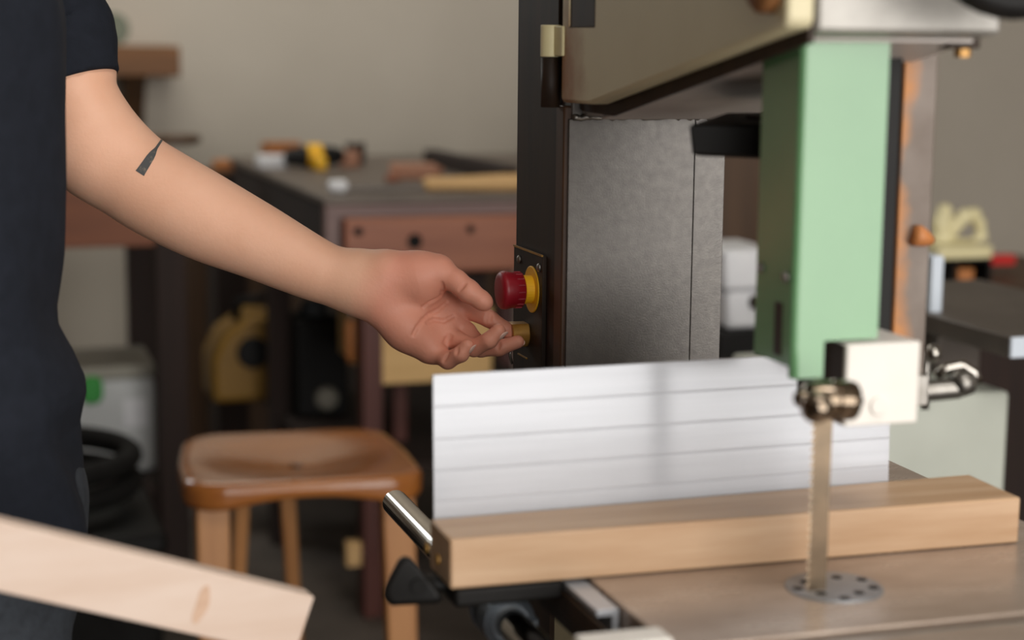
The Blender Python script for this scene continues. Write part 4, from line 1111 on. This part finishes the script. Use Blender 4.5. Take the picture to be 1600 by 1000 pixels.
# dark cabinet at the far right with a box, board, plane handle and red clamp
dcY = 3.35
dx0 = at(1488, 470, 1, dcY)[0]
dzt = at(1540, 468, 1, dcY)[2]
dc = thing('low_cabinet', 'dark brown low cabinet at the right edge behind the jointer', 'cabinet', (2.1, 3.6, 0))
MB().box(dx0, dx0+0.55, dcY, 3.95, 0.03, dzt).build('body', M['bench_dark'], dc, 0.004)
MB().box(dx0-0.01, dx0+0.56, dcY-0.012, 3.96, dzt+0.0005, dzt+0.016).build('worktop', M['cabinet'], dc, 0.003)
MB().box(dx0+0.03, dx0+0.27, dcY-0.012, dcY-0.0005, 0.1, dzt-0.02).build('door', M['bench_dark'], dc, 0.003)
MB().box(dx0+0.28, dx0+0.52, dcY-0.012, dcY-0.0005, 0.1, dzt-0.02).build('door', M['bench_dark'], dc, 0.003)
for xx in (dx0+0.02, dx0+0.50):
    MB().box(xx, xx+0.03, dcY+0.02, 3.93, 0, 0.032).build('foot', M['black'], dc)
ct = dzt+0.0165
bY = 3.40
q0 = at(1488, 440, 1, bY); q1 = at(1548, 440, 1, bY); bt = at(1520, 403, 1, bY)[2]
kx = thing('tool_rack_box', 'black open-front box with an orange block inside, on the low cabinet', 'box', ((q0[0]+q1[0])/2, bY+0.1, ct))
tw = 0.008
bxm = MB().box(q0[0], q0[0]+tw, bY, bY+0.2, ct, bt).box(q1[0]-tw, q1[0], bY, bY+0.2, ct, bt).box(q0[0]+tw, q1[0]-tw, bY+0.192, bY+0.2, ct, bt)
bxm.box(q0[0]+tw, q1[0]-tw, bY, bY+0.192, bt-tw, bt).box(q0[0]+tw, q1[0]-tw, bY, bY+0.192, ct, ct+0.004)
bxm.build('shell', M['black'], kx)
ob0, ob1 = at(1497, 450, 1, bY+0.02)[0], at(1521, 450, 1, bY+0.02)[0]
zb2 = at(1508, 450, 1, bY+0.02)[2]; zt2 = at(1508, 420, 1, bY+0.02)[2]
tag(MB().box(ob0-0.004, ob1+0.006, bY+0.02, bY+0.10, ct+0.0045, zb2-0.0005).build('grey_block', M['blue_white'], None, 0.002, origin=(ob0, bY+0.02, ct+0.0045)), 'grey blue block under the orange block in the black box', 'block')
tag(MB().box(ob0, ob1, bY+0.02, bY+0.08, zb2, zt2).build('orange_block', M['orange_wood'], None, 0.003, origin=(ob0, bY+0.02, zb2)), 'orange wood block on the grey block inside the black box', 'block')
w0_, w1_ = at(1466, 395, 1, bY-0.02)[0], at(1551, 395, 1, bY-0.02)[0]
wt = at(1510, 385, 1, bY-0.02)[2]
tag(MB().box(w0_, w1_, bY-0.02, bY+0.19, bt+0.0005, wt).build('white_board', M['cream'], None, 0.003, origin=(w0_, bY, bt)), 'small off-white board lying on top of the black box', 'board')
# cream plane: two humps joined by a loop handle
pbY = bY+0.06
def PX(x, y): return at(x, y, 1, pbY)
pl_pts = {'body': [PX(1462, 378), PX(1540, 380)], 'loop': [PX(1478, 372), PX(1492, 352), PX(1508, 337), PX(1522, 335), PX(1531, 350), PX(1533, 368), PX(1528, 380)], 'knob': [PX(1472, 375), PX(1470, 350), PX(1476, 330)]}
def plane(p):
    a, b = pl_pts['body']
    d = cap(p, a, b, 0.012, 0.010)
    l = pl_pts['loop']
    c = chain(p, list(zip(l, [0.016, 0.015, 0.015, 0.014, 0.012, 0.012, 0.012])), 0.01)
    d = smin(d, c, 0.01)
    l = pl_pts['knob']
    d = smin(d, chain(p, list(zip(l, [0.022, 0.020, 0.018])), 0.01), 0.012)
    return np.maximum(d, wt+0.0006-p[:, 2])
lo = np.minimum(PX(1440, 400), PX(1560, 300))-0.03; hi = np.maximum(PX(1440, 300), PX(1560, 400))+0.03
me = net_mesh('hand_plane', plane, lo, hi, 0.003)
o = link('push_handle', me, M['cream'], None, smooth=True, origin=PX(1500, 385))
tag(o, 'cream plastic loop-handled push block on the off-white board', 'push block')
rc0 = at(1543, 412, 1, 3.6); rc1 = at(1588, 404, 1, 3.6)
rcl = thing('red_clamp', 'red bar clamp standing on the low cabinet right of the black box', 'clamp', (rc0[0], 3.62, ct))
MB().box(rc0[0], rc1[0], 3.60, 3.64, rc0[2]-0.006, rc0[2]+0.018).build('jaw', M['red_paint'], rcl, 0.004)
MB().box(rc0[0]+0.012, rc0[0]+0.022, 3.61, 3.63, ct, rc0[2]-0.0062).build('bar', M['iron_dark'], rcl, 0.001)
# tall brown cabinet behind the saw and the white machine in front of it
tcY = 4.2
t0_, t1_ = at(1105, 300, 1, tcY)[0], at(1400, 300, 1, tcY)[0]
tz = at(1150, 130, 1, tcY)[2]
tc_ = thing('tall_cabinet', 'tall dark brown cabinet behind the gap between saw column and green guard', 'cabinet', ((t0_+t1_)/2, 4.4, 0))
MB().box(t0_, t1_, tcY, 4.65, 0.05, tz).build('carcass', M['cabinet'], tc_, 0.004)
mid = (t0_+t1_)/2
for a_, b_ in ((t0_+0.004, mid-0.003), (mid+0.003, t1_-0.004)):
    dd_ = MB().box(a_, b_, tcY-0.018, tcY-0.0005, 0.08, tz-0.01).build('door', M['cabinet'], tc_, 0.003)
    MB().lathe([(0, 0.006), (0.012, 0.007), (0.02, 0.013), (0.03, 0.008)], ((b_-0.03 if a_ < mid-0.1 else a_+0.03), tcY-0.018, 0.72), (0, -1, 0), 16).build('knob', M['brass'], dd_, smooth=True)
MB().box(t0_+0.02, t1_-0.02, tcY+0.02, 4.63, 0, 0.051).build('plinth', M['black'], tc_)
wmY = 3.1
m0, m1 = at(1134, 450, 1, wmY)[0], at(1215, 450, 1, wmY)[0]
zz = [at(1160, y, 1, wmY)[2] for y in (390, 455, 462, 515)]
wm = thing('white_machine', 'white two-block machine head on a black stand behind the green guard', 'machine', ((m0+m1)/2, wmY+0.1, 0))
MB().box(m0-0.003, m1, wmY, wmY+0.18, zz[1], zz[0]).build('upper_head', M['white_plastic'], wm, 0.010)
MB().box(m0+0.006, m1-0.01, wmY+0.004, wmY+0.17, zz[3], zz[1]-0.001).build('lower_head', M['white_plastic'], wm, 0.010)
kk = at(1181, 472, 1, wmY)
MB().lathe([(0, 0.014), (0.015, 0.013), (0.02, 0.009)], (kk[0], wmY+0.005, kk[2]), (0, -1, 0)).build('knob', M['saw_dark'], wm, smooth=True)
MB().box(m0-0.02, m1+0.02, wmY-0.02, wmY+0.22, 0.0, zz[3]-0.001).build('stand', M['black'], wm, 0.006)
